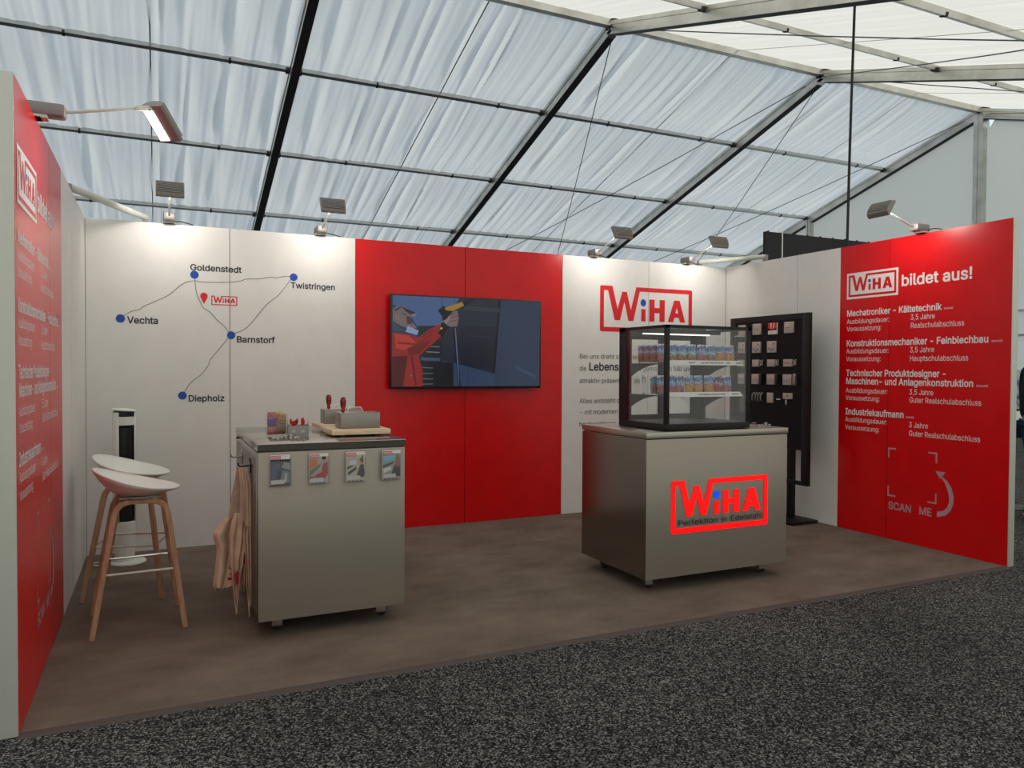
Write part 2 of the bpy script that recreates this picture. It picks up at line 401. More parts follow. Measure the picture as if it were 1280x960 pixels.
# letter shapes: advance, then outlines as flat lists of point coordinates, anticlockwise outside and clockwise for holes
GLYPHS = {}
GLYPHS['B'] = {
 '!':(196,[[108,105,83,104,60,93,43,76,34,52,36,24,45,4,64,-14,88,-23,116,-21,136,-11,153,8,162,32,161,56,150,80,132,96],[60,527,51,524,44,512,48,160,53,148,64,142,132,142,142,148,146,156,151,508,148,519,140,526]]),
 '-':(453,[[338,263,110,263,102,259,95,248,95,184,102,173,114,169,342,169,352,176,356,188,356,248,346,261]]),
 'A':(480,[[200,528,190,524,184,516,-1,8,-1,-8,8,-17,84,-19,100,-12,147,120,152,123,328,123,332,119,378,-8,384,-16,396,-19,464,-19,473,-16,480,-8,480,8,294,516,284,526],[296,220,292,218,184,218,182,220,236,382,240,384]]),
 'B':(456,[[308,519,260,527,60,528,52,526,44,519,41,508,41,0,44,-10,52,-17,248,-19,304,-14,336,-6,368,9,397,32,416,56,427,80,435,108,437,136,433,176,423,204,406,232,388,250,363,268,388,289,408,320,417,360,415,400,408,428,392,460,372,483,348,501],[324,177,336,148,334,120,328,107,316,93,292,82,264,77,144,76,144,211,260,211,284,207,300,199],[310,400,317,372,311,344,292,321,272,310,248,305,144,306,144,433,252,432,276,428,292,421]]),
 'C':(510,[[348,522,304,532,244,534,200,526,156,509,108,476,77,441,52,401,30,337,22,281,22,225,35,153,53,105,79,65,120,23,160,-2,200,-17,244,-25,296,-24,344,-14,384,3,424,32,451,61,475,101,492,157,487,173,476,179,408,179,400,178,392,171,380,137,368,117,336,90,312,79,284,73,256,72,228,77,193,93,164,118,142,153,128,197,123,233,123,273,127,309,136,341,149,369,167,393,192,415,216,428,240,434,276,437,304,432,332,422,352,408,368,391,382,369,392,338,404,330,476,330,488,337,492,349,486,377,463,429,433,469,392,501]]),
 'D':(502,[[320,513,252,527,60,528,52,526,44,519,41,508,41,0,43,-8,50,-16,60,-19,220,-19,296,-10,340,4,380,27,413,56,440,92,467,152,477,204,480,280,473,332,459,380,439,420,411,456,364,493],[332,395,354,368,367,340,376,308,380,272,378,220,371,184,361,156,347,132,329,112,308,97,284,86,232,77,144,76,144,432,252,431,284,423,309,412]]),
 'E':(419,[[372,528,60,528,52,526,44,519,41,508,41,0,43,-8,50,-16,60,-19,376,-19,385,-16,392,-9,394,60,388,71,380,75,148,76,144,76,144,80,144,209,360,210,369,216,374,224,374,268,373,292,368,300,360,304,144,306,144,432,380,434,388,441,391,452,391,512,384,524]]),
 'F':(410,[[368,528,60,528,52,526,44,519,41,508,41,0,43,-8,50,-16,60,-19,128,-19,142,-8,144,201,348,202,360,208,364,216,365,280,360,291,352,296,144,299,144,432,376,434,384,440,388,452,388,512,380,524]]),
 'G':(520,[[348,521,296,533,244,534,196,525,156,510,108,477,76,441,52,401,30,337,22,281,22,225,34,153,53,105,88,53,120,22,160,-2,200,-17,244,-25,292,-25,348,-14,384,1,420,26,456,64,476,99,490,137,496,181,497,257,492,268,484,274,284,275,268,268,264,257,264,197,272,183,280,180,388,180,394,177,384,141,366,113,336,88,304,76,272,72,244,74,216,81,192,94,172,110,151,137,137,165,128,197,123,233,123,273,127,309,136,341,149,369,167,393,192,416,216,428,240,435,272,437,304,432,328,422,348,409,364,392,379,369,392,338,400,331,476,330,488,336,493,349,490,365,481,393,466,425,436,465,392,500]]),
 'I':(300,[[267,528,31,528,20,524,14,516,12,452,19,437,31,433,99,432,99,77,31,76,16,68,12,56,12,0,15,-10,23,-17,271,-19,280,-16,287,-8,288,56,283,70,271,76,203,76,202,80,202,432,271,433,284,440,288,452,288,508,287,516,279,525]]),
 'K':(467,[[364,528,352,524,144,298,142,516,136,524,124,528,60,528,45,520,41,508,41,0,48,-15,60,-19,124,-19,132,-17,140,-11,144,0,144,160,196,215,360,-15,372,-19,448,-19,463,-12,468,0,464,11,268,288,462,496,467,512,456,526]]),
 'L':(393,[[124,528,56,527,48,523,41,512,43,-8,50,-16,60,-19,368,-18,376,-12,380,-4,380,40,379,64,368,75,144,76,144,508,136,524]]),
 'M':(628,[[476,528,461,520,316,140,167,520,152,528,60,528,48,523,41,508,41,0,48,-15,60,-19,124,-19,136,-13,140,-4,141,296,144,307,269,-8,276,-16,284,-19,340,-19,352,-16,359,-8,484,312,486,-4,492,-15,504,-19,568,-19,582,-12,587,0,587,508,584,518,576,526]]),
 'N':(523,[[396,528,384,521,380,512,380,172,376,166,151,520,136,528,60,528,45,520,41,508,41,0,48,-15,60,-19,128,-19,140,-12,144,-4,144,350,372,-12,384,-19,460,-19,472,-17,478,-12,482,0,482,508,480,517,472,526]]),
 'P':(445,[[308,518,256,527,60,528,52,526,44,519,41,508,41,0,44,-10,52,-17,128,-19,142,-8,144,165,256,167,312,178,340,190,368,209,391,232,406,256,418,284,425,316,427,364,422,396,411,428,392,461,368,486,344,502],[312,400,324,364,323,324,317,304,307,288,286,272,256,263,144,263,144,433,244,433,268,429,288,422]]),
 'S':(447,[[306,522,262,532,210,534,162,526,126,513,90,491,60,459,44,431,34,387,37,339,51,303,73,275,102,253,138,235,258,199,294,184,317,167,325,151,323,119,314,103,302,91,270,75,222,68,182,74,150,89,133,107,122,143,110,155,38,156,26,151,19,139,21,119,29,87,42,59,58,36,78,17,122,-9,166,-23,206,-27,262,-26,298,-19,334,-5,372,19,395,43,416,79,427,123,425,167,411,207,386,239,355,263,322,280,170,329,144,347,135,367,138,395,156,419,189,435,226,439,262,435,294,419,309,403,320,371,330,360,402,359,410,361,418,370,420,379,416,407,407,435,382,472,362,491,338,508]]),
 'T':(449,[[416,528,32,528,21,524,14,516,13,448,24,434,173,432,174,0,176,-9,184,-17,260,-19,271,-12,275,-4,276,432,416,433,428,436,434,444,436,452,436,512,428,524]]),
 'V':(480,[[464,528,392,528,379,520,240,121,100,519,92,526,84,528,16,528,5,524,-1,516,-1,500,185,-4,196,-17,280,-19,288,-16,295,-8,481,504,480,516,472,525]]),
 'a':(389,[[262,392,226,401,190,403,150,399,114,389,82,372,57,351,35,323,22,295,26,279,34,273,94,256,102,255,112,259,128,283,146,300,166,308,186,311,214,310,234,303,250,287,256,267,257,255,250,249,138,233,86,218,53,199,27,171,18,151,12,123,12,95,17,67,26,43,38,25,55,7,74,-6,110,-21,158,-28,211,-21,254,2,262,-13,274,-19,338,-19,346,-16,354,-9,356,251,353,283,345,315,333,339,314,362,294,377],[256,131,251,111,239,91,218,75,190,66,158,65,130,73,115,87,111,103,113,119,130,136,162,147,254,161]]),
 'b':(424,[[113,528,49,527,41,523,34,512,34,-4,38,-12,49,-19,113,-19,126,-12,133,9,165,-14,196,-24,245,-27,281,-20,313,-6,348,20,371,48,389,80,404,128,409,168,407,228,399,268,381,313,360,344,325,376,293,392,249,402,205,402,173,394,137,372,133,376,132,512,125,524],[287,276,304,236,309,188,302,136,286,100,261,76,229,66,197,69,177,78,161,92,147,112,139,132,132,188,139,244,156,280,169,294,185,304,221,311,241,309,261,301]]),
 'c':(396,[[274,392,234,402,190,403,154,397,122,385,90,364,59,332,39,300,25,264,16,208,16,164,25,112,39,76,59,44,91,12,122,-8,154,-20,190,-27,230,-26,266,-19,298,-6,326,13,350,37,370,68,382,100,376,116,366,121,306,136,290,130,273,96,250,75,218,66,178,70,158,80,139,100,126,124,119,148,116,200,124,244,142,280,170,303,186,309,210,311,246,303,270,284,287,252,298,243,366,258,375,264,380,280,361,324,338,353,306,378]]),
 'd':(424,[[374,528,310,528,302,526,294,518,290,370,262,389,230,400,194,403,146,397,114,384,86,365,56,332,38,302,24,264,16,212,16,168,25,112,38,76,56,44,86,11,115,-8,146,-21,194,-27,222,-25,250,-18,290,7,298,-12,310,-19,374,-19,382,-16,389,-8,391,508,389,516,382,525],[272,276,288,236,292,180,285,132,270,100,246,76,214,66,178,70,162,77,145,92,134,108,123,132,115,188,123,244,140,280,154,295,170,304,194,310,214,310,246,301]]),
 'e':(404,[[270,393,230,402,186,403,150,396,118,383,80,356,56,328,38,298,24,260,16,208,16,164,25,112,39,76,59,44,90,12,122,-8,155,-20,194,-27,238,-26,268,-20,302,-8,333,12,357,36,375,64,384,88,378,104,370,109,306,124,293,120,274,89,254,74,218,65,182,69,162,77,142,93,127,116,119,140,117,148,122,150,370,150,386,158,390,168,389,228,375,288,362,316,346,339,326,360,302,378],[262,289,274,273,286,244,282,240,122,240,119,244,138,280,154,296,170,305,190,310,214,311,246,302]]),
 'f':(254,[[214,547,178,549,146,543,118,532,90,510,70,479,62,444,61,400,2,398,-8,392,-12,384,-13,328,-9,316,2,309,58,308,62,304,62,0,66,-12,74,-18,146,-18,154,-14,160,-4,161,304,162,308,234,309,243,316,247,328,247,380,242,392,230,398,162,398,162,432,166,444,178,453,202,455,226,449,242,456,262,520,258,532,250,538]]),
 'g':(425,[[374,398,308,397,297,389,294,373,290,371,262,390,230,400,182,403,146,397,114,384,86,365,57,333,38,301,26,269,18,233,15,193,17,153,31,97,46,67,65,41,90,19,118,2,146,-8,178,-14,210,-14,238,-9,262,-1,290,18,292,13,292,-19,283,-47,267,-63,242,-74,206,-78,166,-72,142,-59,114,-27,102,-22,94,-23,38,-55,33,-63,32,-75,46,-98,74,-128,106,-149,138,-161,178,-168,222,-169,270,-162,310,-148,334,-133,358,-111,374,-87,386,-55,391,-11,391,377,389,389,382,396],[261,289,274,273,289,237,293,181,286,137,270,107,246,87,214,78,178,81,162,88,145,101,133,117,123,137,118,161,115,193,123,245,141,281,170,304,206,311,230,308,246,301]]),
 'h':(410,[[113,528,49,527,41,523,34,512,35,-8,49,-19,113,-19,124,-16,131,-8,133,228,136,256,147,280,165,297,189,308,213,310,237,306,253,297,265,284,274,260,279,-8,293,-19,365,-17,373,-11,376,0,376,240,372,288,362,320,345,350,325,371,301,387,269,399,229,403,197,401,168,392,137,374,133,376,133,508,131,516,125,524]]),
 'i':(167,[[49,398,38,392,34,384,34,0,38,-12,49,-19,117,-19,128,-12,132,-4,133,380,129,390,123,396],[89,542,65,540,45,530,30,512,23,492,24,468,34,448,53,432,77,424,101,426,121,436,137,454,145,476,143,500,132,520,113,536]]),
 'k':(381,[[305,398,275,396,137,255,133,256,131,516,125,524,113,528,53,528,37,520,34,508,34,0,41,-15,53,-19,113,-19,129,-12,133,0,133,132,153,149,284,-16,293,-19,373,-19,387,-12,391,0,387,12,227,216,375,368,379,384,369,396]]),
 'l':(189,[[113,528,49,527,39,522,34,514,34,82,40,42,52,18,62,6,81,-8,97,-15,125,-21,149,-21,189,-15,197,-7,200,2,185,66,173,73,141,71,136,74,134,82,133,510,125,524]]),
 'm':(610,[[485,398,461,403,437,405,405,402,381,395,357,384,321,353,301,374,281,389,265,397,237,404,209,405,181,399,157,390,133,373,129,388,117,398,53,398,41,394,34,380,34,0,38,-12,53,-19,113,-19,124,-16,131,-8,135,260,143,280,157,297,177,308,201,311,221,308,237,300,249,286,255,268,257,-8,264,-16,273,-19,337,-19,349,-13,354,0,356,264,364,284,377,298,393,307,417,311,441,308,457,301,469,288,475,272,479,-8,493,-19,557,-19,569,-15,576,0,573,288,564,324,551,348,534,368,509,387]]),
 'n':(410,[[269,399,229,403,181,397,153,385,133,371,129,388,117,398,53,398,45,397,37,389,34,380,34,0,35,-8,42,-16,53,-19,117,-19,125,-16,131,-8,135,252,144,276,161,294,181,305,209,310,233,307,253,297,265,284,274,260,279,-8,286,-16,297,-19,361,-19,373,-11,376,0,376,240,372,288,364,316,349,344,328,368,305,385]]),
 'o':(415,[[278,391,242,401,190,403,154,397,122,385,90,364,59,332,39,300,25,264,16,208,16,164,25,112,39,76,59,44,91,12,122,-8,154,-20,190,-27,226,-26,274,-16,308,0,334,20,358,46,376,76,390,112,397,148,399,208,394,248,383,284,359,328,335,356,306,377],[266,288,278,273,295,232,300,176,292,132,276,100,250,75,218,66,178,70,162,77,145,92,134,108,124,132,115,188,124,244,142,280,170,303,186,309,210,311,230,308,250,301]]),
 'p':(424,[[281,396,233,403,205,402,177,396,153,384,133,368,128,389,117,398,53,398,45,397,36,389,34,377,34,-143,37,-153,45,-160,117,-161,125,-158,131,-151,134,5,169,-15,197,-24,233,-27,277,-21,309,-9,337,10,360,33,381,64,399,109,407,149,409,209,404,249,393,285,371,329,349,356,321,378],[276,289,289,273,305,233,309,177,301,133,285,98,261,76,229,66,197,69,181,75,163,89,151,105,140,129,134,153,132,189,139,245,157,281,185,304,221,311,241,309,261,301]]),
 'r':(259,[[221,404,189,402,161,393,133,376,126,392,113,398,49,398,36,388,34,0,37,-10,45,-17,117,-19,125,-16,131,-8,133,236,136,260,150,284,173,300,201,306,245,303,257,309,262,320,262,384,261,392,253,400]]),
 's':(365,[[252,394,216,402,172,403,136,397,107,388,76,369,56,350,39,324,29,288,29,256,40,220,58,196,83,176,112,162,228,130,243,120,249,108,246,92,232,77,212,68,180,64,154,68,132,78,120,93,110,116,100,125,88,125,24,109,17,100,17,92,23,68,34,44,61,12,96,-10,128,-21,168,-27,212,-26,240,-20,268,-11,300,8,321,28,339,56,349,92,349,124,338,160,320,185,296,204,268,217,152,249,134,260,128,272,130,288,144,302,164,311,188,314,212,311,228,303,242,288,255,264,264,259,336,275,342,284,343,292,331,324,308,358,280,381]]),
 't':(227,[[62,490,51,484,46,472,45,400,2,398,-8,392,-13,380,-12,324,-2,310,42,308,46,304,47,80,49,60,60,32,82,5,118,-16,150,-22,194,-22,222,-15,229,-8,232,4,220,60,214,68,202,73,158,70,150,74,147,80,145,304,146,308,206,308,218,315,223,324,223,380,218,391,210,397,145,400,145,472,142,480,135,488]]),
 'u':(410,[[357,398,293,398,285,394,279,387,274,127,265,103,249,84,229,74,201,69,177,72,157,83,143,99,135,119,133,147,131,387,125,395,113,398,53,398,38,391,34,379,35,107,42,75,54,47,74,19,97,0,129,-16,169,-24,197,-24,229,-18,257,-6,277,8,281,-9,293,-18,361,-19,373,-11,376,-1,376,379,375,387,368,395]]),
 'w':(567,[[547,398,479,398,471,396,463,388,399,156,333,388,327,395,319,398,251,398,243,396,234,384,171,153,103,390,95,397,87,398,23,398,11,394,4,384,5,372,123,-12,135,-19,199,-19,207,-17,215,-10,283,226,354,-12,363,-18,371,-19,431,-19,443,-14,448,-4,562,372,563,384,555,395]]),
 'z':(380,[[330,398,50,398,34,392,29,380,29,324,30,316,38,307,50,304,214,304,215,300,26,56,23,48,23,0,30,-15,42,-19,338,-19,353,-12,358,0,357,60,354,68,346,74,163,76,350,323,352,380,349,388,342,396]]),
 'ä':(389,[[262,392,226,401,190,403,150,399,114,389,82,372,57,351,35,323,22,295,26,279,34,273,94,256,102,255,112,259,128,283,146,300,166,308,186,311,214,310,234,303,250,287,256,267,257,255,250,249,138,233,86,218,53,199,27,171,18,151,12,123,12,95,17,67,26,43,38,25,55,7,74,-6,110,-21,158,-28,211,-21,254,2,262,-13,274,-19,338,-19,346,-16,354,-9,356,251,353,283,345,315,333,339,314,362,294,377],[256,131,251,111,239,91,218,75,190,66,158,65,130,73,115,87,111,103,113,119,130,136,162,147,254,161],[126,542,102,541,82,531,65,511,58,491,60,467,70,447,88,431,110,424,134,426,154,437,170,455,176,475,175,499,164,519,146,535],[270,542,246,541,226,531,209,511,202,491,204,467,214,447,230,432,250,425,274,425,297,435,311,451,320,475,318,499,308,519,290,535]]),
}
GLYPHS['R'] = {
 '(':(273,[[177,541,166,524,143,476,118,404,99,324,90,264,88,180,93,132,103,80,118,28,136,-20,177,-97,237,-96,197,-3,173,68,157,144,153,208,157,276,175,368,199,448,237,540]]),
 ')':(273,[[37,540,74,448,98,368,116,276,120,208,114,132,100,68,78,0,37,-97,98,-96,135,-24,155,28,175,104,183,156,184,248,178,304,167,360,136,460,97,540]]),
 ',':(188,[[70,73,66,69,38,-121,86,-119,138,71]]),
 '-':(453,[[114,246,113,188,338,187,338,245]]),
 '/':(249,[[182,534,176,532,14,-78,72,-76,236,532,234,534]]),
 '3':(453,[[69,509,68,453,72,451,286,449,157,301,155,249,160,246,240,243,280,229,300,214,314,197,323,177,327,153,323,113,304,82,272,61,228,52,184,55,148,70,124,94,108,133,44,133,47,101,63,65,87,37,120,14,156,0,188,-6,232,-8,268,-3,296,5,333,25,356,45,379,77,392,117,394,157,385,197,371,225,344,255,309,277,280,287,227,293,372,457,374,493,372,510]]),
 '5':(453,[[95,509,66,253,128,244,152,260,184,271,220,275,252,270,280,257,304,234,319,205,326,173,323,133,308,97,292,78,276,66,240,53,196,54,161,69,136,95,124,129,120,132,60,131,65,93,83,57,116,24,152,4,192,-6,240,-7,284,2,321,21,352,49,376,86,387,117,392,165,387,209,370,253,344,289,312,314,272,330,228,335,186,329,160,319,140,306,136,309,152,449,364,451,368,453,368,509]]),
 ':':(188,[[102,88,82,86,66,78,54,64,48,48,50,28,59,12,74,-1,90,-6,110,-4,126,5,137,20,142,36,140,56,131,72,118,83],[102,363,82,361,66,353,54,338,49,324,50,304,58,288,74,275,90,270,110,271,126,280,138,295,142,312,140,332,131,348,118,358]]),
 'A':(480,[[200,508,16,-2,86,0,136,141,342,140,394,0,464,0,276,510],[320,202,160,200,158,204,236,443,240,445]]),
 'B':(456,[[304,502,260,510,59,508,60,-2,248,-1,304,4,332,11,365,28,388,48,402,68,414,96,419,124,418,160,408,195,393,220,372,241,348,255,317,264,352,281,374,300,392,328,399,356,398,396,388,432,368,462,340,486],[328,200,341,184,353,148,353,128,348,108,328,80,296,64,264,59,126,60,128,229,260,229,288,224,312,212],[324,412,332,392,334,376,329,340,308,311,284,296,256,288,127,288,128,450,256,449,280,445,301,436]]),
 'E':(419,[[59,508,60,-2,377,0,377,56,372,59,128,59,126,64,128,227,356,227,357,268,357,284,352,287,127,288,126,448,372,450,372,510]]),
 'G':(520,[[344,504,304,514,244,516,204,509,164,494,117,461,89,429,68,393,51,349,40,281,40,225,52,157,69,113,100,65,132,35,168,13,204,0,248,-8,304,-6,344,3,377,17,408,38,441,73,460,105,473,141,478,177,479,253,476,257,284,257,281,253,281,201,284,198,412,198,413,193,404,145,380,103,344,73,320,62,296,56,256,55,224,60,196,71,174,85,152,106,133,133,120,161,111,193,106,233,106,277,110,313,120,349,134,377,154,405,181,429,208,444,236,452,264,454,316,447,348,431,372,410,390,385,408,347,475,349,466,385,444,427,415,461,383,485]]),
 'H':(517,[[391,508,391,296,388,290,128,290,126,508,68,510,59,508,60,-2,126,0,126,228,132,230,388,230,391,224,391,0,458,0,458,508,456,510]]),
 'J':(396,[[273,510,270,505,270,133,264,105,248,77,229,62,209,54,173,52,149,58,125,73,109,95,100,129,99,173,32,173,33,121,44,77,59,49,73,33,106,9,141,-3,165,-7,205,-7,229,-3,261,8,281,20,307,45,320,65,333,101,338,145,337,510]]),
 'P':(445,[[304,501,256,509,59,508,60,-2,126,0,128,184,252,185,304,194,332,205,356,222,376,242,391,264,402,292,408,320,410,360,405,392,392,428,377,452,357,472,334,488],[316,423,328,408,342,368,340,319,332,296,320,276,296,257,260,246,128,244,128,450,248,450,276,445,298,436]]),
 'R':(449,[[304,502,256,510,59,508,60,-2,126,0,128,196,245,196,352,-1,429,0,316,208,356,230,384,259,403,296,410,336,409,380,396,424,376,457,344,484],[317,424,330,408,339,388,343,368,343,344,340,320,332,300,320,284,296,268,260,258,128,257,128,450,256,449,280,445,304,434]]),
 'V':(480,[[404,510,393,508,240,61,200,188,86,508,24,510,15,508,204,-2,276,-2,280,2,464,508]]),
 'a':(389,[[254,377,222,384,186,386,150,381,114,370,88,355,66,336,49,311,40,291,42,289,98,273,122,303,150,321,178,328,218,327,238,321,257,307,267,291,273,271,273,247,262,235,106,207,70,191,46,167,35,147,30,127,29,95,33,75,40,55,52,35,66,21,86,7,114,-4,138,-9,170,-10,198,-6,222,3,242,14,274,49,276,-1,337,-1,336,279,331,303,320,327,302,349,283,363],[274,131,268,107,254,83,233,63,202,50,158,47,122,57,102,75,94,95,95,119,102,135,118,149,154,163,273,183]]),
 'b':(424,[[51,508,51,0,113,-1,113,52,117,57,147,20,181,-2,229,-10,277,-3,313,14,337,33,357,58,377,97,386,132,391,172,390,224,382,264,364,308,337,343,301,369,261,383,217,386,177,377,145,356,117,321,115,508,113,510],[286,304,301,287,312,268,321,240,326,180,318,128,299,88,269,60,233,49,189,53,169,62,149,79,136,96,124,124,117,152,114,188,116,220,123,252,133,276,146,296,161,310,181,321,201,327,229,328,253,324,270,316]]),
 'c':(396,[[269,376,234,384,190,385,158,380,130,369,102,351,72,320,55,292,42,259,33,208,33,168,42,116,55,84,79,48,102,25,130,7,158,-3,190,-9,226,-9,262,-2,290,10,317,28,338,50,355,76,363,104,306,118,283,80,254,58,214,48,174,53,146,67,126,88,111,116,101,148,98,200,109,256,130,293,146,309,162,319,182,326,206,328,230,326,250,320,266,312,282,297,302,261,362,276,355,300,340,324,322,344,298,362]]),
 'd':(424,[[314,510,309,508,309,328,306,322,282,353,254,374,218,385,178,385,138,376,102,355,78,332,54,295,41,260,33,208,35,152,42,116,53,84,75,48,99,24,126,6,150,-4,178,-9,206,-9,234,-5,254,3,274,17,310,57,312,0,373,0,373,504,370,510],[270,305,285,288,298,264,305,240,310,176,302,128,283,88,254,61,234,52,214,49,174,52,154,61,136,76,120,96,109,120,101,152,98,188,99,216,106,250,115,272,130,296,146,311,162,320,182,326,206,328,234,324,254,316]]),
 'e':(404,[[266,375,226,385,190,385,154,379,126,368,93,344,71,320,54,291,41,256,33,208,33,168,42,116,55,84,72,56,102,25,130,7,162,-4,194,-9,226,-9,262,-4,294,8,322,26,344,48,359,72,366,92,306,107,286,76,258,56,218,48,178,52,150,64,127,84,111,108,101,140,98,168,370,168,373,172,371,228,358,284,333,328,314,347,294,362],[274,302,291,280,303,248,306,223,98,224,104,252,116,280,132,300,154,316,174,325,206,329,234,325,254,317]]),
 'f':(254,[[214,530,178,531,150,526,126,516,102,496,85,468,79,440,78,382,6,380,6,326,79,324,79,4,82,-2,143,0,144,324,226,326,229,328,228,380,146,381,143,384,146,442,157,460,170,469,198,472,228,468,242,522]]),
 'g':(425,[[314,381,312,377,310,320,279,357,246,378,198,386,150,380,122,368,91,345,70,321,53,293,42,261,35,229,33,189,35,153,42,119,54,89,70,63,90,41,114,24,150,9,182,4,214,4,238,9,262,19,285,37,306,65,310,61,310,-7,307,-35,290,-66,262,-85,222,-95,194,-95,166,-91,130,-72,102,-40,52,-67,50,-71,70,-100,90,-118,114,-133,146,-145,182,-151,222,-152,262,-146,294,-136,322,-120,342,-102,359,-79,369,-51,374,-11,374,377,370,381],[284,289,298,265,306,241,311,181,301,129,282,94,254,71,214,61,190,61,166,67,146,77,130,91,115,113,106,133,99,165,98,193,101,229,107,253,118,279,130,295,162,320,182,326,206,328,234,325,254,317]]),
 'h':(410,[[51,508,51,0,115,0,115,228,120,264,133,290,153,310,177,322,209,328,237,324,265,310,280,292,292,264,294,236,295,0,357,-2,358,256,354,288,343,320,324,348,297,369,265,382,229,386,189,381,161,369,138,352,117,323,115,504,113,510]]),
 'i':(167,[[53,381,51,376,51,4,53,-2,115,0,113,381],[89,525,73,524,57,517,45,504,40,488,41,472,49,457,61,447,77,442,97,443,113,452,123,464,128,480,126,496,117,510,105,520]]),
 'k':(381,[[283,380,121,214,117,214,115,508,61,510,51,508,53,-1,115,0,116,140,153,174,293,-1,374,0,203,216,361,381]]),
 'l':(189,[[53,510,51,506,52,70,60,38,81,12,113,-1,153,-3,181,2,171,54,141,54,129,57,120,66,116,86,114,510]]),
 'm':(610,[[477,382,449,387,425,387,397,382,373,373,349,357,317,317,305,342,289,361,269,376,245,385,205,387,169,376,137,353,117,324,114,332,113,381,53,381,51,0,115,0,115,236,119,268,129,292,149,313,173,325,201,329,229,324,245,316,261,300,270,280,273,260,273,0,337,0,337,248,340,272,351,296,369,314,389,324,417,329,441,326,465,316,482,300,491,280,494,252,495,0,557,-2,556,284,551,308,538,336,521,356,501,371]]),
 'n':(410,[[273,379,241,385,213,385,189,381,149,361,131,344,117,323,114,328,113,380,52,380,53,-1,115,0,115,228,120,264,133,290,153,310,177,322,209,328,237,324,265,310,280,292,292,264,294,236,295,0,358,0,359,240,355,284,348,308,336,332,320,352,297,369]]),
 'o':(415,[[270,375,238,384,190,385,158,380,130,369,102,351,72,320,55,292,42,259,33,208,33,168,42,116,55,84,79,48,102,25,130,7,158,-3,190,-9,226,-9,270,1,298,14,322,33,343,56,360,84,373,116,380,152,382,204,377,244,366,279,346,316,322,344,298,362],[278,301,292,284,305,260,312,236,317,176,309,128,289,88,258,60,242,53,218,48,174,53,154,61,136,76,121,96,109,120,101,152,98,188,101,224,106,248,116,272,130,293,146,309,164,320,186,326,210,328,238,324,259,316]]),
 'p':(424,[[289,375,261,383,229,386,197,383,173,375,151,361,117,321,113,325,113,380,53,380,53,-144,115,-143,117,57,145,22,173,2,205,-8,245,-9,277,-3,313,14,340,37,365,71,382,113,389,149,391,205,386,245,376,281,357,319,337,343,313,362],[285,305,301,287,311,269,321,241,327,189,318,129,300,89,286,73,269,60,233,49,189,53,169,62,149,79,135,97,123,125,117,153,114,189,117,225,123,253,136,281,147,297,165,313,181,321,201,327,229,328,253,324,269,317]]),
 'r':(259,[[201,386,169,378,136,356,117,327,113,336,113,380,52,380,53,-1,115,0,115,240,123,276,141,300,169,317,197,324,245,323,245,384]]),
 's':(365,[[244,378,216,384,184,386,148,382,116,372,88,356,70,340,54,316,46,288,46,260,56,228,72,207,92,191,120,178,240,144,259,128,266,108,264,88,249,68,224,53,192,47,160,49,128,60,110,76,96,106,92,108,36,96,40,72,55,44,76,23,100,7,124,-2,160,-9,196,-9,236,-3,264,7,292,23,312,44,324,64,332,92,332,120,322,152,308,172,288,188,260,202,140,235,120,250,111,268,113,292,124,309,148,324,176,330,208,329,235,320,255,300,268,276,324,289,319,308,306,332,292,349,272,365]]),
 't':(227,[[65,472,63,384,58,381,5,380,5,328,63,324,63,92,66,64,76,40,91,20,122,2,154,-5,194,-4,212,0,214,4,202,54,170,51,150,54,136,64,129,80,127,320,130,326,202,326,205,328,205,376,202,381,130,381,127,384,126,473]]),
 'u':(410,[[295,379,294,151,289,115,277,89,257,68,233,57,201,52,173,55,149,67,130,87,118,115,115,147,115,379,51,379,53,107,58,83,69,57,87,31,105,15,129,3,157,-5,209,-4,234,3,257,15,296,55,299,-1,357,-1,357,381]]),
 'v':(389,[[304,380,219,144,197,73,193,69,171,144,86,380,16,380,161,-1,228,0,372,380]]),
 'w':(567,[[479,379,399,81,395,86,319,378,315,381,251,380,195,176,171,76,88,380,22,380,136,0,200,0,283,298,367,1,371,-2,431,-1,545,380]]),
 'z':(380,[[48,380,46,328,50,321,252,320,42,48,42,-2,340,0,340,52,338,58,128,60,332,328,334,380]]),
 'ä':(389,[[254,377,222,384,186,386,150,381,114,370,88,355,66,336,49,311,40,291,42,289,98,273,122,303,150,321,178,328,218,327,238,321,257,307,267,291,273,271,273,247,262,235,106,207,70,191,46,167,35,147,30,127,29,95,33,75,40,55,52,35,66,21,86,7,114,-4,138,-9,170,-10,198,-6,222,3,242,14,274,49,276,-1,337,-1,336,279,331,303,320,327,302,349,283,363],[274,131,268,107,254,83,233,63,202,50,158,47,122,57,102,75,94,95,95,119,102,135,118,149,154,163,273,183],[122,525,106,524,91,515,81,503,76,487,77,471,86,455,98,446,114,441,130,443,145,451,154,463,159,479,157,495,150,509,138,519],[266,525,250,524,235,515,224,503,219,487,221,471,226,459,239,447,254,442,274,443,288,451,298,463,303,479,301,495,294,508,282,519]]),
}

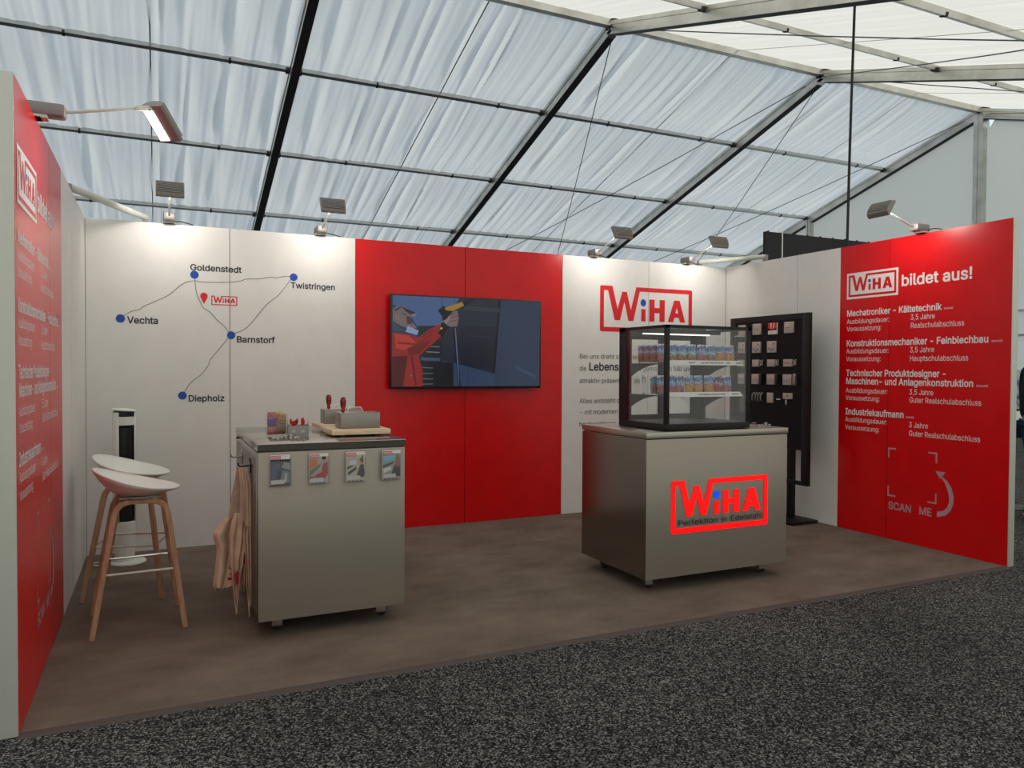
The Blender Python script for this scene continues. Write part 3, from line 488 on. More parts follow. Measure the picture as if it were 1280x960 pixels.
# ------------------------------------------------------------------ the big tent
XB = [-12.335+5*i for i in range(7)]                  # frame positions, the last is the gable
YR, ZR, AB, AF = 4.874, 7.425, 0.299, 0.315
TE = 12.9
PUR = [2.644, 5.345, 8.013, 10.65]
def roof_pt(x, t, front, dz=0.0):
    """t metres down the slope from the ridge; dz square to it, up is plus"""
    a = AF if front else AB; sgn = -1 if front else 1
    return Vector((x, YR + sgn*(t*math.cos(a)+dz*math.sin(a)), ZR - t*math.sin(a)+dz*math.cos(a)))
EAVE = {f: roof_pt(0, TE, f) for f in (False, True)}
ground = MB(); ground.add([(-60,-60,-0.03),(70,-60,-0.03),(70,60,-0.03),(-60,60,-0.03)], [(0,1,2,3)])
setting('ground', 'plain ground outside the tent', 'ground', ground, asphalt)
fl = MB(); fl.box(XB[0]-0.2, XB[-1]+0.05, EAVE[True].y-0.1, EAVE[False].y+0.1, -0.025, 0)
setting('floor', 'speckled dark grey felt floor covering of the whole tent', 'floor', fl, grey_carpet, smooth=False)
ceil = setting('ceiling', 'white tent roof with aluminium rafters and purlins', 'ceiling')
rng = random.Random(4)
def liner_mesh(x0, x1, front, seed, amp):
    R = random.Random(seed); mb = MB()
    nx, ny = 200, 40
    waves = [(R.uniform(2.2, 4.2)*2*PI/1.0, R.uniform(0, 6.28), R.uniform(0.25, 0.8), R.uniform(-0.35, 0.35)) for _ in range(7)]
    ridges = [(R.uniform(0.1, 4.9), R.uniform(0.03, 0.10), R.uniform(-1, 1)*1.7, R.uniform(-0.035, 0.035), R.uniform(0, 0.4)) for _ in range(13)]
    V = []
    for j in range(ny+1):
        t = TE*j/ny
        seg = [0]+PUR+[TE+0.3]
        k = max(i for i in range(len(seg)-1) if t >= seg[i]-1e-6)
        fr = (t-seg[k])/(seg[k+1]-seg[k]); sag = math.sin(PI*min(max(fr, 0), 1))
        for i in range(nx+1):
            x = x0+(x1-x0)*i/nx; u = x-x0
            ed = min(1, min(u, 5-u)/0.12)
            h = 0
            for w, p, a, d in waves:
                h += a*math.sin(w*(u+d*0.12*t)+p+0.7*math.sin(t*0.9+p))
            h = h*0.0085*(0.55+0.45*math.sin(u*2.1+seed+t*0.35))
            pin = math.exp(-((1-sag)*2.2-1.6)**2)
            h += 0.0042*(math.sin(u*39+1.3*math.sin(u*5+seed)+0.5*t)+0.7*math.sin(u*57+seed*3+0.4*math.sin(u*7)))*(0.35+pin)
            for c, w, a, d, f in ridges:
                q = (u-c-d*t)/w
                h += a*0.052*math.exp(-q*q)*(f+(1-f)*sag)
            h *= amp*(0.5+0.5*sag)
            h -= 0.05*sag*amp + 0.015*math.sin(PI*min(1, abs(u-2.62)/2.4))*amp
            V.append(roof_pt(x, t, front, 0.05+h*ed))
    F = [(j*(nx+1)+i, j*(nx+1)+i+1, (j+1)*(nx+1)+i+1, (j+1)*(nx+1)+i) for j in range(ny) for i in range(nx)]
    if not front: F = [f[::-1] for f in F]
    mb.add(V, F)
    return mb
for bi in range(6):
    for front in (False, True):
        x0, x1 = XB[bi], XB[bi+1]
        p = build('membrane_panel', liner_mesh(x0, x1, front, 31*bi+front*7+5, 0.35 if front else 1.25), [liner if not front else pvc], ceil)
        s = MB(); xm = x0+2.72; st = [roof_pt(xm, TE*k/30, front, 0.012) for k in range(31)]
        s.sweep(st, (1, 0, 0), 0.022, 0.006)
        build('seam_strip', s, frame_dark, p)
PROF = [(-0.078,0.02),(0.078,0.02),(0.078,-0.045),(0.066,-0.05),(0.066,-0.125),(0.078,-0.13),(0.078,-0.20),(-0.078,-0.20),(-0.078,-0.13),(-0.066,-0.125),(-0.066,-0.05),(-0.078,-0.045)]
for x in XB:
    for front in (False, True):
        r = MB()
        r.prism(PROF, lambda u, v, w: roof_pt(x+u, w*(TE+0.1)-0.02*(1-w), front, v))
        ra = build('rafter', r, frame_alu, ceil, fix=True)
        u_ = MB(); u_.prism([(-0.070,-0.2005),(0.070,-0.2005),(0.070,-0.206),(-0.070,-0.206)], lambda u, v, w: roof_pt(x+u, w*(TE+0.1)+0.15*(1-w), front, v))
        build('underside_shade_strip', u_, under_shade, ra, fix=True)  # added strip, shade under the rafter put into its colour
    g = MB(); a = roof_pt(x, 0, False)
    g.box(x-0.075, x+0.075, a.y-0.16, a.y+0.16, a.z-0.06, a.z+0.05, bev=0.01)
    g.tube([(x-0.1, a.y-0.05, a.z-0.1), (x+0.1, a.y-0.05, a.z-0.1)], 0.018, 8)
    g.tube([(x-0.1, a.y+0.08, a.z-0.1), (x+0.1, a.y+0.08, a.z-0.1)], 0.018, 8)
    build('ridge_joint', g, fitting, ceil)
for bi in range(6):
    x0, x1 = XB[bi]+0.078, XB[bi+1]-0.078
    for front in (False, True):
        for t in PUR:
            r = MB(); r.prism([(-0.04,0.035),(0.04,0.035),(0.04,-0.045),(-0.04,-0.045)], lambda u, v, w: roof_pt(x0+(x1-x0)*w, t+u, front, v))
            o = build('purlin', r, frame_alu if front else frame_dark, ceil, fix=True)
            c = MB()
            for xe in (x0+0.03, x1-0.03):
                c.box(xe-0.03, xe+0.03, -0.05, 0.05, -0.065, 0.0)
            c.box(x0+1.4, x0+1.44, -0.045, 0.045, -0.055, 0.0); c.box(x1-1.0, x1-0.96, -0.045, 0.045, -0.055, 0.0)
            a = AF if front else AB
            q = roof_pt(0, t, front)
            c.xf(Matrix.Translation((0, q.y, q.z)) @ Matrix.Rotation(a if front else -a, 4, 'X'))
            build('purlin_clamp', c, fitting, o)
    r = MB(); r.box(x0, x1, YR-0.06, YR+0.06, ZR-0.09, ZR+0.04)
    build('ridge_purlin', r, frame_alu, ceil)
for bi in (4, 5):
    x0, x1 = XB[bi], XB[bi+1]
    for front in (False, True):
        for xa, xb in ((x0+0.15, x1-0.05), (x1-0.15, x0+0.05)):
            w = MB(); pts = []
            for k in range(9):
                q = k/8; p = roof_pt(xa+(xb-xa)*q, 0.35+(TE-0.6)*q, front, -0.1); p.z -= 0.12*math.sin(PI*q); pts.append(p)
            w.tube(pts, 0.009, 6)
            build('bracing_cable', w, wire, ceil)
# walls of the tent
GX = XB[-1]+0.06
def gable(x, name, label, notch):
    g = MB()
    out = [(EAVE[True].y, 0.0), (EAVE[False].y, 0.0), (EAVE[False].y, EAVE[False].z+0.02), (YR+0.02, ZR+0.03)]
    out += [(YR-0.13, ZR-0.13), (YR-0.16, ZR-0.45), (YR-0.36, ZR-0.17)] if notch else []
    out += [(EAVE[True].y, EAVE[True].z+0.02)]
    g.poly(out, lambda u, v: (x, u, v))
    return setting(name, label, 'wall', g, wall_pvc)
wg = gable(GX, 'wall_gable', 'pale tent gable wall behind the right end of the stand', True)
gable(XB[0]-0.06, 'wall_end', 'tent gable wall at the far left end', False)
for yy in (YR, YR+5, YR-5, YR+10, YR-10):
    t = abs(yy-YR); zt = ZR-0.1-t*math.tan(AB if yy > YR else AF)
    p = MB(); hw = 0.11 if abs(yy-YR) < 0.1 else 0.07
    p.box(GX-0.17, GX-0.01, yy-hw, yy-0.012, 0, zt); p.box(GX-0.17, GX-0.01, yy+0.012, yy+hw, 0, zt); p.box(GX-0.15, GX-0.02, yy-0.012, yy+0.012, 0, zt-0.02)
    build('post', p, frame_alu, wg)
for z0 in (2.72, 2.18):
    p = MB(); p.box(GX-0.07, GX-0.01, YR-9.9, YR-0.12, z0, z0+0.05); build('rail', p, frame_alu, wg)
for front, nm in ((False, 'wall_eave_back'), (True, 'wall_added_front')):  # front one is added behind the camera, fill light comes through it
    e = EAVE[front]; w = MB()
    w.add([(XB[0], e.y, 0), (XB[-1], e.y, 0), (XB[-1], e.y, e.z+0.05), (XB[0], e.y, e.z+0.05)], [(0,1,2,3)])
    setting(nm, 'tent side wall '+('behind the stand' if not front else 'added unseen on the aisle side for fill light'), 'wall', w, wall_pvc if not front else front_pvc)

# ------------------------------------------------------------------ the stand: carpet and walls
H = 2.5; T = 0.062
cp = thing('booth_carpet', 'worn dark brown carpet covering the floor of the red and white stand', 'carpet', (0,0,0))
m_ = MB()
nx, ny = 60, 30; V = []
for j in range(ny+1):
    for i in range(nx+1):
        x = 6*i/nx; y = -3+3*j/ny
        V.append((x, y, 0.0025+0.0005*math.sin(x*3.1+1.7*y)))
m_.add(V, [(j*(nx+1)+i, j*(nx+1)+i+1, (j+1)*(nx+1)+i+1, (j+1)*(nx+1)+i) for j in range(ny) for i in range(nx)])
build('pile', m_, brown_carpet, cp)
m_ = MB(); m_.prism([(-3.035,0.0),(-3.028,0.004),(-2.982,0.005),(-2.976,0.0)], lambda u, v, w: (0.0+6.0*w, u, v))
build('edge_strip', m_, edge_tape, cp, fix=True)

BACK = lambda e: (lambda u, v: (u, -e, v))
RIGHT = lambda e: (lambda u, v: (6-e, -u, v))                 # u runs from the corner forward
LEFT = lambda e: (lambda u, v: (e, -(4.525-u), v))             # the same print, read from the aisle inward
LEFTD = lambda e: (lambda u, v: (e, -u, v))
def panel_pieces(parent, fn_box, splits):
    """splits: list of (u0, u1, [(ua, ub, material number)]) ; one object per panel"""
    for u0, u1, parts in splits:
        mb = MB()
        for ua, ub, mi in parts:
            a = ua + (0.0025 if ua == u0 else 0); b = ub - (0.0025 if ub == u1 else 0)
            mb.box(*fn_box(a, b), mi)
        o = build('panel', mb, [white, red], parent, smooth=False)
wbk = setting('wall_back', 'white and red back wall of the stand', 'wall')
panel_pieces(wbk, lambda a, b: (a, b, 0.0, 0.018, 0.004, H), [(i, i+1, [(i, i+1, 1 if i in (2, 3) else 0)]) for i in range(6)])
s = MB(); s.box(-T, 6+T, 0.012, T-0.012, 0.0, H-0.004); build('frame', s, joint, wbk)
s = MB(); s.box(-T, 6+T, T-0.012, T, 0.0, H); build('rear_skin', s, alu, wbk)
wlf = setting('wall_left', 'left side wall of the stand, white by the corner and red towards the aisle', 'wall')
wrt = setting('wall_right', 'right side wall of the stand, white by the corner and red towards the aisle', 'wall')
sp = [(0, 1, [(0, 1, 0)]), (1, 2, [(1, 1.5, 0), (1.5, 2, 1)]), (2, 3, [(2, 3, 1)])]
panel_pieces(wlf, lambda a, b: (-0.018, 0.0, -b, -a, 0.004, H), sp)
panel_pieces(wrt, lambda a, b: (6.0, 6.018, -b, -a, 0.004, H), sp)
for w_, xa, sg in ((wlf, 0.0, -1), (wrt, 6.0, 1)):
    xs = sorted((xa+sg*0.012, xa+sg*(T-0.012))); s = MB(); s.box(xs[0], xs[1], -2.99, 0.0, 0.0, H-0.004); build('frame', s, joint, w_)
    xs = sorted((xa+sg*(T-0.012), xa+sg*T)); s = MB(); s.box(xs[0], xs[1], -3.0, 0.0, 0.0, H); build('rear_skin', s, alu if sg > 0 else black_back, w_)
    xs = sorted((xa+sg*0.001, xa+sg*(T+0.002))); s = MB(); s.box(xs[0], xs[1], -3.006, -2.9975, 0.0, H+0.003, bev=0.002); build('end_profile', s, alu, w_)
s = MB(); s.box(-T-0.014, -T-0.003, -3.0, 0, 0.0, 1.62); build('dark_skirt', s, black_back, wlf)

# prints on the back wall
s = MB(); logo_mesh(s, 4.423, 5.549, 1.779, 2.233, BACK(0.0016)); build('logo', s, [ink_red, ink_blue], wbk, label='large red logo with a blue i dot on the white back wall')
s = MB()
for txt, u0, u1, v0, cap, st in (
    ('Bei uns dreht sich alles um', 4.193, 5.01, 1.508, 0.046, 'R'), ('die', 4.193, 4.272, 1.390, 0.046, 'R'),
    ('Lebensmittel', 4.298, 4.912, 1.393, 0.075, 'B'), ('gerne frisch hält und', 4.935, 5.56, 1.389, 0.05, 'R'),
    ('attraktiv präsentiert - ob', 4.193, 4.905, 1.269, 0.046, 'R'), ('h', 4.925, 4.975, 1.264, 0.085, 'R'),
    ('Alles entsteht d', 4.193, 4.665, 1.071, 0.046, 'R'), ('tens', 5.263, 5.468, 1.113, 0.06, 'R'), ('- mit modernen', 4.197, 4.64, 0.962, 0.046, 'R'),
    ('hochwertigem', 4.193, 4.62, 0.845, 0.046, 'R')):
    s = MB(); text_mesh(s, txt, st, u0, u1, v0, cap, BACK(0.0016)); build('lettering', s, ink_black, wbk)
s = MB()
for txt, u0, u1, v0, cap in (('Goldenstedt', 0.710, 1.088, 2.157, 0.046), ('Vechta', 0.275, 0.487, 1.733, 0.05), ('Barnstorf', 1.047, 1.342, 1.604, 0.048), ('Twistringen', 1.465, 1.829, 2.056, 0.046), ('Diepholz', 0.693, 0.960, 1.139, 0.047)):
    s = MB(); text_mesh(s, txt, 'B', u0, u1, v0, cap, BACK(0.0016)); build('place_name', s, ink_black, wbk)
DOTS = [(0.742,2.122),(1.491,2.145),(0.23,1.767),(1.009,1.66),(0.653,1.185)]
for u, v in DOTS:
    s = MB(); s.poly([(u+0.031*math.cos(2*PI*i/24), v+0.031*math.sin(2*PI*i/24)) for i in range(24)], BACK(0.0026)); build('map_dot', s, ink_blue, wbk)
def road(pts, wd=0.0022):
    s = MB(); P = [Vector((p[0], -0.0014, p[1])) for p in pts]
    Q = []
    for i in range(len(P)-1):
        a, b = P[max(i-1, 0)], P[i]; c, d = P[i+1], P[min(i+2, len(P)-1)]
        for k in range(5):
            t = k/5
            Q.append(0.5*((2*b)+(-a+c)*t+(2*a-5*b+4*c-d)*t*t+(-a+3*b-3*c+d)*t**3))
    Q.append(P[-1])
    for i in range(len(Q)-1):
        d = (Q[i+1]-Q[i]).normalized(); n = Vector((-d.z, 0, d.x))*wd
        s.add([Q[i]-n, Q[i+1]-n, Q[i+1]+n, Q[i]+n], [(0, 1, 2, 3)])
    build('map_road', s, line_grey, wbk)
road([(0.744,2.093),(0.749,2.032),(0.76,1.971),(0.784,1.911),(0.805,1.868),(0.857,1.835),(0.906,1.775),(0.956,1.732),(0.998,1.671)])
road([(0.744,2.079),(0.793,2.069),(0.891,2.071),(1.007,2.079),(1.083,2.093),(1.125,2.11),(1.228,2.118),(1.315,2.137),(1.35,2.132),(1.421,2.148),(1.474,2.149)])
road([(0.736,2.076),(0.68,2.06),(0.632,2.026),(0.561,1.957),(0.475,1.91),(0.382,1.86),(0.364,1.841),(0.306,1.823),(0.245,1.784)])
road([(1.474,2.133),(1.42,2.057),(1.359,1.981),(1.288,1.923),(1.228,1.848),(1.141,1.737),(1.082,1.695),(1.023,1.672)])
road([(0.997,1.65),(0.931,1.563),(0.856,1.465),(0.84,1.421),(0.79,1.35),(0.709,1.28),(0.664,1.202)])
s = MB(); logo_mesh(s, 0.863, 1.055, 1.894, 1.967, BACK(0.0016)); build('logo', s, [ink_red, ink_red], wbk, label='tiny red logo on the map')
s = MB(); r_p = 0.027; cx_, cz_ = 0.810, 1.960
s.poly([(cx_, 1.899)]+[(cx_+r_p*math.cos(a), cz_+r_p*math.sin(a)) for a in [math.radians(-25+230*i/16) for i in range(17)]], BACK(0.0022))
build('map_pin', s, ink_red, wbk)

# prints on the two side walls
def side_print(wall, FN, pale):
    f = FN(0.0016); f2 = FN(0.0024)
    s = MB(); s.poly([(1.573,2.031),(2.083,2.031),(2.083,2.257),(1.573,2.257)], f); build('logo_plate', s, ink_white, wall)
    s = MB(); logo_mesh(s, 1.591, 2.065, 2.049, 2.239, f2); build('logo', s, [red, ink_blue], wall)
    s = MB(); text_mesh(s, 'bildet aus!', 'B', 2.108, 2.712, 2.100, 0.087, f); build('heading', s, ink_white, wall)
    for t, u1, v, cap in (('Mechatroniker - Kältetechnik', 2.466, 1.882, 0.051), ('Konstruktionsmechaniker - Feinblechbau', 2.838, 1.617, 0.053),
                     ('Technischer Produktdesigner -', 2.517, 1.358, 0.053), ('Maschinen- und Anlagenkonstruktion', 2.731, 1.287, 0.053), ('Industriekaufmann', 2.154, 1.019, 0.053)):
        s = MB(); text_mesh(s, t, 'B', 1.575, u1, v, cap, f); build('heading', s, ink_white, wall)
    for t, u0, u1, v, cap in (('Ausbildungsdauer:', 1.577, 2.006, 1.815, 0.041), ('Voraussetzung:', 1.577, 1.93, 1.751, 0.041), ('3,5 Jahre', 2.198, 2.413, 1.817, 0.043), ('Realschulabschluss', 2.2, 2.652, 1.75, 0.043),
        ('Ausbildungsdauer:', 1.575, 2.004, 1.555, 0.041), ('Voraussetzung:', 1.575, 1.93, 1.487, 0.041), ('3,5 Jahre', 2.197, 2.412, 1.554, 0.043), ('Hauptschulabschluss', 2.197, 2.688, 1.485, 0.043),
        ('Ausbildungsdauer:', 1.575, 2.0, 1.211, 0.041), ('Voraussetzung:', 1.575, 1.925, 1.146, 0.041), ('3,5 Jahre', 2.198, 2.41, 1.213, 0.043), ('Guter Realschulabschluss', 2.199, 2.793, 1.149, 0.043),
        ('Ausbildungsdauer:', 1.573, 2.0, 0.955, 0.041), ('Voraussetzung:', 1.574, 1.925, 0.885, 0.041), ('3 Jahre', 2.199, 2.37, 0.947, 0.043), ('Guter Realschulabschluss', 2.2, 2.79, 0.878, 0.043),
        ('(m/w/d)', 2.483, 2.562, 1.883, 0.016), ('(m/w/d)', 2.858, 2.94, 1.619, 0.016), ('(m/w/d)', 2.75, 2.84, 1.289, 0.016), ('(m/w/d)', 2.172, 2.245, 1.021, 0.016)):
        s = MB(); text_mesh(s, t, 'R', u0, u1, v, cap, f); build('small_print', s, ink_white, wall)
    s = MB(); w = 0.012
    for (cu, cv, su, sv) in ((2.012, 0.765, 1, -1), (2.45, 0.765, -1, -1), (2.012, 0.361, 1, 1), (2.45, 0.361, -1, 1)):
        l = 0.075
        for q in ([(cu,cv),(cu+su*l,cv),(cu+su*l,cv+sv*w),(cu,cv+sv*w)], [(cu,cv+sv*w),(cu+su*w,cv+sv*w),(cu+su*w,cv+sv*l*1.1),(cu,cv+sv*l*1.1)]):
            s.poly(q if su*sv > 0 else q[::-1], f)
    text_mesh(s, 'SCAN', 'B', 2.021, 2.235, 0.255, 0.060, f); text_mesh(s, 'ME', 'B', 2.300, 2.414, 0.258, 0.060, f)
    s.poly([(2.438,0.620),(2.479,0.563),(2.521,0.620)], f)
    outer = [(2.492,0.585),(2.535,0.555),(2.572,0.505),(2.592,0.44),(2.588,0.38),(2.565,0.325),(2.525,0.285),(2.456,0.262)]
    inner = [(2.456,0.304),(2.508,0.318),(2.540,0.352),(2.554,0.395),(2.552,0.445),(2.535,0.50),(2.512,0.545),(2.478,0.580)]
    s.poly(outer+inner, f)
    build('scan_sign', s, pale, wall)
side_print(wrt, RIGHT, ink_pale)
side_print(wlf, LEFT, ink_pale)

# corner tubes that stiffen the stand
def corner_tube(name, a, b, label):
    t = thing(name, label, 'tube', a, 0)
    s = MB(); d = Vector(b)-Vector(a); s.tube([(0,0,0), d], 0.024, 16); build('pipe', s, alu, t)
    s = MB()
    for q in (0.0, 1.0):
        c = d*q; s = MB(); s.box(c.x-0.018, c.x+0.018, c.y-0.018, c.y+0.018, 2.5035-a[2], c.z+0.020, bev=0.006)
        build('end_clamp', s, lamp_grey, t)
corner_tube('corner_tube', (-0.02,-0.86,2.535), (0.40,0.035,2.54), 'pale round stiffening tube across the left rear corner of the stand top')
corner_tube('corner_tube', (6.02,-0.56,2.545), (5.67,0.035,2.54), 'pale round stiffening tube across the right rear corner of the stand top')

# ------------------------------------------------------------------ arm lamps on top of the walls
def head_frame(origin, wdir, normal):
    """local: X across, -Z the way the lens looks"""
    z = -Vector(normal).normalized(); x = Vector(wdir); x = (x-z*x.dot(z)).normalized(); y = z.cross(x)
    return Matrix(((x.x,y.x,z.x,origin[0]),(x.y,y.y,z.y,origin[1]),(x.z,y.z,z.z,origin[2]),(0,0,0,1)))
def arm_lamp(base, rz, reach, rise, head_w, head_n, label, length=0.16, side=0.0):
    """base on the wall top; local +X is the way the arm reaches"""
    t = thing('arm_lamp', label, 'lamp', base, rz, 'arm lamps along the top of the stand walls')
    s = MB(); s.box(-0.055, length-0.055, -0.042, 0.042, 0.012, 0.07, bev=0.014); build('housing', s, lamp_grey, t)
    s = MB(); s.box(-0.045, 0.045, -0.034, 0.034, -0.0, 0.014); s.box(-0.02, 0.02, -0.045, 0.045, -0.0, 0.009); build('clamp', s, alu, t)
    x0 = length-0.06
    s = MB(); s.tube([(x0, 0, 0.045), (x0+0.02, 0, 0.047), (reach-0.05, 0, rise-0.006), (reach, 0, rise)], 0.0075, 10)
    s.tube([(reach-0.075, 0, rise-0.01), (reach-0.005, 0, rise-0.001)], 0.012, 10); build('arm', s, alu, t)
    Rz = Matrix.Rotation(-rz, 3, 'Z')
    hc = Vector((reach, 0, rise))+(Rz @ Vector(head_w)).normalized()*side
    M = head_frame(hc, Rz @ Vector(head_w), Rz @ Vector(head_n))
    s = MB()
    # curved housing, a quarter round in section, extruded across
    prof = [(-0.062,-0.016),(-0.064,0.0),(-0.05,0.016),(-0.02,0.030),(0.02,0.034),(0.052,0.024),(0.066,0.002),(0.066,-0.016)]
    s.prism(prof, lambda u, v, w: (-0.092+0.184*w, u, v)); s.xf(M)
    hd = build('lamp_head', s, lamp_grey, t, fix=True)
    s = MB()
    for i in range(8):
        yy = -0.044+i*0.0115
        zz = 0.020+0.014*(1-((yy-0.008)/0.06)**2)
        s.box(-0.085, 0.085, yy-0.002, yy+0.002, zz-0.010, zz+0.006)
    s.xf(M); build('cooling_fins', s, lamp_fin, hd)
    lo_, hi_ = ((-0.054, 0.058) if side == 0 else ((-0.056, 0.0) if M[2][1] < 0 else (0.0, 0.056)))
    s = MB(); s.box(-0.084, 0.084, lo_, hi_, -0.0205, -0.0165); s.xf(M); build('lens', s, lamp_glow, hd)
    s = MB(); s.tube([(-0.03, 0.03, 0.02), (-0.045, 0.075, 0.03), (-0.03, 0.13, 0.018), (-0.012, 0.17, 0.004)], 0.004, 6)
    build('power_cord', s, cable_m, t)
    ld = bpy.data.lights.new('lamp_beam', 'AREA'); ld.shape = 'RECTANGLE'; ld.size = 0.18; ld.size_y = 0.11; ld.energy = LAMP_POWER; ld.color = (1.0, 0.93, 0.85); ld.spread = math.radians(150)
    lo = bpy.data.objects.new('lamp_beam', ld); C.objects.link(lo); lo.parent = t
    lo.matrix_local = M @ Matrix.Translation((0, 0, -0.028))
    return t
D = -PI/2
arm_lamp((0.565,0.0,2.503), D, 0.50, 0.155, (1,0,0), (0,0.85,-0.53), 'arm lamp over the white map wall, first from the left corner')
arm_lamp((1.705,0.0,2.503), D, 0.50, 0.15, (1,0,0), (0,0.85,-0.53), 'arm lamp over the map wall, second from the left corner')
arm_lamp((4.345,0.0,2.503), D, 0.50, 0.155, (1,0,0), (0,0.85,-0.53), 'arm lamp on the back wall just right of the red section')
arm_lamp((5.47,0.0,2.503), D, 0.50, 0.155, (1,0,0), (0,0.85,-0.53), 'arm lamp on the back wall nearest to its right corner')
arm_lamp((0.0,-2.42,2.503), 0.0, 0.47, 0.115, (0.50,0.55,-0.62), (-0.55,-0.42,-0.72), 'arm lamp with a lit white lens reaching out from the left side wall', 0.17, 0.075)
arm_lamp((6.0,-2.28,2.503), PI, 0.46, 0.15, (0,1,0), (0.85,0,-0.53), 'arm lamp reaching in over the red right side wall', 0.15)

# ------------------------------------------------------------------ the two steel counters
def caster(parent, x, y):
    s = MB(); s.box(-0.028, 0.028, -0.028, 0.028, 0.083, 0.09); s.lathe([(0.012,0.07),(0.014,0.083)], 12)
    s.box(-0.024, 0.024, -0.009, 0.009, 0.05, 0.072, bev=0.004)
    s.box(-0.024, 0.03, -0.0125, -0.0095, 0.025, 0.072); s.box(-0.024, 0.03, 0.0095, 0.0125, 0.025, 0.072)
    c = build('caster', s, chrome, parent, (x, y, 0))
    w = MB(); w.lathe([(0.006,-0.009),(0.022,-0.009),(0.0245,-0.005),(0.0245,0.005),(0.022,0.009),(0.006,0.009)], 18)
    w.xf(Matrix.Translation((0.008, 0, 0.0265)) @ Matrix.Rotation(PI/2, 4, 'X')); build('wheel', w, black_plastic, c)
def counter(name, label, x0, y0, w, d, top):
    """x0, y0 is the front left corner"""
    t = thing(name, label, 'counter', (x0+w/2, y0+d/2, 0.0035))
    s = MB(); s.box(-w/2+0.004, w/2-0.004, -d/2+0.004, d/2-0.004, 0.091, 0.966, bev=0.003); build('body', s, steel, t)
    s = MB(); s.box(-w/2, w/2, -d/2, d/2, 0.972, 1.01, bev=0.0015); build('worktop', s, top, t)
    s = MB(); s.box(-w/2+0.012, w/2-0.012, -d/2+0.012, d/2-0.012, 0.964, 0.974); build('shadow_gap', s, joint, t)
    s = MB(); s.box(-w/2+0.001, -w/2+0.004, -d/2+0.006, d/2-0.006, 0.093, 0.964); build('side_panel', s, steel_side, t)
    for sx in (-1, 1):
        for sy in (-1, 1): caster(t, sx*(w/2-0.11), sy*(d/2-0.13))
    return t
ca = counter('mobile_counter', 'grey steel counter on casters with brochures on its front and aprons at its side', 0.94, -2.337, 0.785, 1.164, steel_top)
s = MB(); s.box(-0.3915, 0.3915, -0.5828, -0.5818, 0.9735, 1.0065); build('edge_strip', s, edge_reflection, ca, label='dark reflection painted along the front edge of the worktop')  # added strip, its dark colour stands in for a reflection
s = MB(); s.box(-0.3955, -0.3885, -0.55, 0.50, 0.13, 0.935, bev=0.002); build('side_door', s, steel_box, ca)
s = MB(); s.tube([(-0.402, 0.46, 0.955), (-0.391, 0.46, 0.955)], 0.007, 10); build('lock', s, black_plastic, ca)
for yy in (-1.622, -2.075):
    ly = yy-(-2.337+0.582)
    s = MB(); s.box(-0.402, -0.394, ly-0.006, ly+0.006, 0.83, 0.905, bev=0.002)
    s.tube([(-0.398, ly+0.05, 0.905), (-0.40, ly-0.05, 0.878)], 0.0045, 8)
    s.tube([(-0.398, ly, 0.872), (-0.43, ly, 0.870), (-0.445, ly, 0.868), (-0.458, ly, 0.873), (-0.462, ly, 0.888)], 0.0045, 10)
    build('hook', s, black_metal if yy < -1.9 else steel_box, ca)
cb = counter('mobile_counter', 'grey steel counter on casters with the glowing red logo and the glass showcase', 3.209, -2.514, 1.166, 0.783, steel_soft)
cx0, cy0 = 3.209+0.583, -2.514+0.3915
F = lambda u, v: (u-cx0, -2.5145-cy0, v)
FR = lambda u, v: (u-cx0, -2.5160-cy0, v)
s = MB(); logo_mesh(s, 3.400, 4.196, 0.364, 0.700, FR, lift=0.026); build('backlit_logo', s, [glow_red, glow_blue], cb, label='glowing red logo with blue i dot')
for w_, a_, b_ in (('Perfektion', 3.452, 3.775), ('in', 3.800, 3.850), ('Edelstahl', 3.877, 4.155)):
    s = MB(); text_mesh(s, w_, 'R', a_, b_, 0.412, 0.036, FR); build('lettering', s, ink_black, cb)

